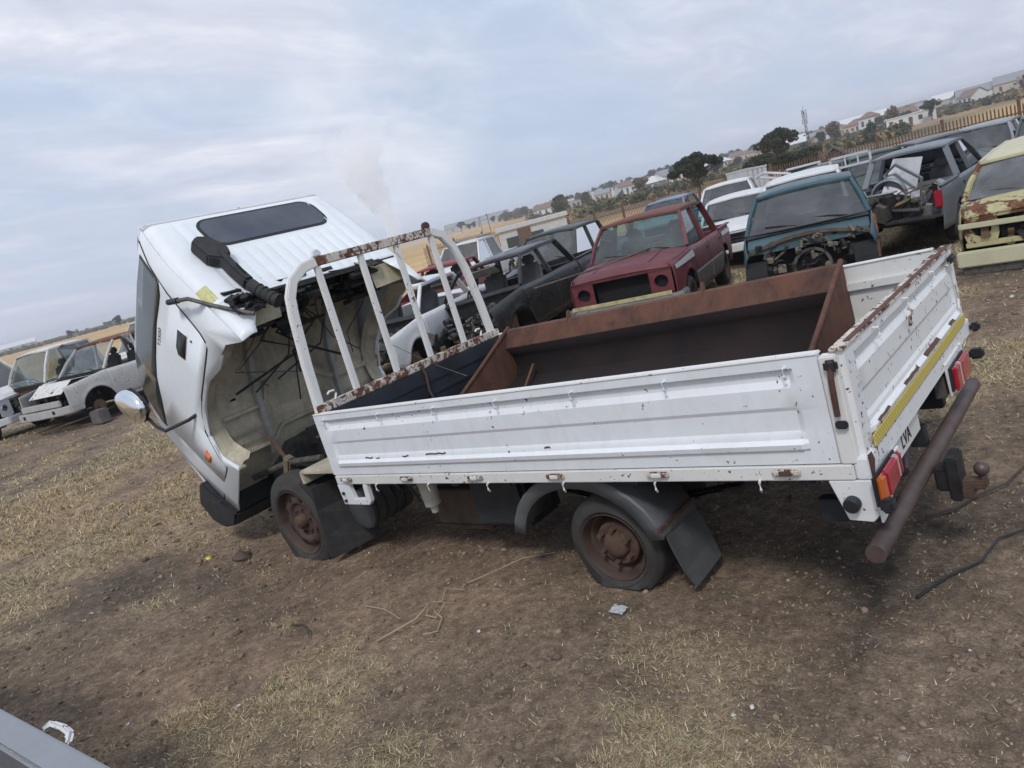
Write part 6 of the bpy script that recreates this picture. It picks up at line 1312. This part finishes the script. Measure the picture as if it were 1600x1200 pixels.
MB().tube([(.10, .02, .02), (.2, -.02, .03), (.26, -.12, .02), (.18, -.16, .01)], .0045, 6).build('side_stem', DRY, T, smooth=True)
twig('long thin straw stem right of the looped stem', 1.20, .05, [(-.1, -.12, .01), (0, 0, .02), (.12, .16, .03), (.26, .30, .01)], .004, DRY)
twig('curved dark twig lying left of the looped stem', .25, -.75, [(-.1, .02, .01), (0, .04, .02), (.12, .0, .02), (.2, -.05, .01)], .006, DRYD)
twig('forked pale twig in front of the front wheel', .75, -.45, [(-.22, .02, .01), (0, 0, .03), (.18, -.03, .01)], .0045, DRY)
twig('thin black cable end snaking over the soil at the right edge', 3.55, .58, [(-.1, -.25, .01), (-.02, -.05, .012), (.08, .12, .01), (.12, .30, .015), (.22, .42, .01), (.30, .62, .01)], .007, BLACK, 'cable', 'cable')
twig('dark split branch half buried at the right edge behind the bumper', 3.45, 1.05, [(-.12, .02, .02), (.0, .1, .03), (.06, .26, .02), (.18, .40, .03), (.25, .7, .02)], .009, DRYD, 'branch', 'branch')
def lump(name, label, cat, x, y, r, mat, flat=.5, part='body', seed=0):
    random.seed(seed); T = thing(name, label, cat, on(x, y, r*flat*.35)); MB().sph((0, 0, 0), (r, r*.8, r*flat), 10, 7, .22).build(part, mat, T, smooth=True); return T
lump('yellow_peel', 'small bright yellow scrap on bare soil left of the front wheel', 'scrap', -2.04, -.20, .030, plain('bright yellow', (.62, .50, .06), .5), .5, seed=1)
lump('clod', 'brown clod of earth beside the front wheel under the cab', 'clod', -1.72, -.06, .09, plain('clod soil', (.085, .060, .048), .95, var=.3), .45, seed=2)
T = thing('plastic_scrap', 'crumpled clear plastic scrap in front of the rear wheel', 'plastic', on(2.16, -.13, .01)); MB().grid([[(x*.02, y*.016, .012*random.random()) for y in range(5)] for x in range(5)]).build('sheet', plain('pale plastic', (.40, .43, .44), .3, var=.3), T)
PAPER = plain('white paper', (.62, .62, .60)); rl = random.Random(8)
for k in range(14):
    r = rl.uniform(2.4, 12); a = R_(rl.uniform(90, 178)); x, y = CAM.x+r*math.cos(a), CAM.y+r*math.sin(a)
    if -2.5 < x < 4.2 and -.2 < y < 2.2: continue
    T = thing('litter_bit', 'tiny white fleck of litter on the soil', 'litter', on(x, y, .006), (rl.uniform(-.3, .3), rl.uniform(-.3, .3), rl.uniform(0, 6)), 'tiny white flecks of litter on the soil'); s = rl.uniform(.005, .012)
    MB().grid([[(i*s, j*s*.7, rl.uniform(0, s*.5)) for j in range(3)] for i in range(3)]).build('fleck', PAPER, T)
# steel offcuts lying between the parked wrecks
T = thing('rusty_channel', 'rusty steel channel on the ground right of the maroon pickup', 'steel scrap', on(-.95, 7.2, .04), (0, 0, .4)); MB().bb((-.5, -.08, 0), (.5, .08, .03)).bb((-.5, -.08, .0305), (.5, -.06, .12)).build('channel', RUST, T, bevel=.006)
T = thing('axle_scrap', 'rusty axle lump on the grass between maroon and teal pickups', 'axle', on(-1.25, 6.35, .10), (0, 0, .2)); MB().tube([(-.5, 0, 0), (.5, 0, .02)], .05, 10).build('tube', JUNKC[3], T); MB().lathe([(0, -.04), (.15, -.04), (.15, .04), (0, .04)], (.5, 0, .02), 'x', 16).build('drum', JUNKC[3], T)
T = thing('red_pipe', 'short reddish rusty pipe on the ground under the yellow truck bumper', 'pipe', on(3.2, 7.1, .05), (0, 0, .15)); MB().tube([(-.1, 0, 0), (1.1, 0, .0)], .05, 12).build('tube', rustmat('reddish rust', (.06, .025, .02), (.16, .06, .045), (.12, .05, .04)), T)
T = thing('loose_tyre', 'old tyre lying flat on the soil far right behind the yellow truck', 'tyre', on(2.55, 11.2, .0)); MB().lathe([(.18, .02), (.28, 0), (.32, .04), (.32, .16), (.28, .2), (.18, .18)], (0, 0, 0), 'z', 24).build('tyre_carcass', TYRE, T, auto=50)
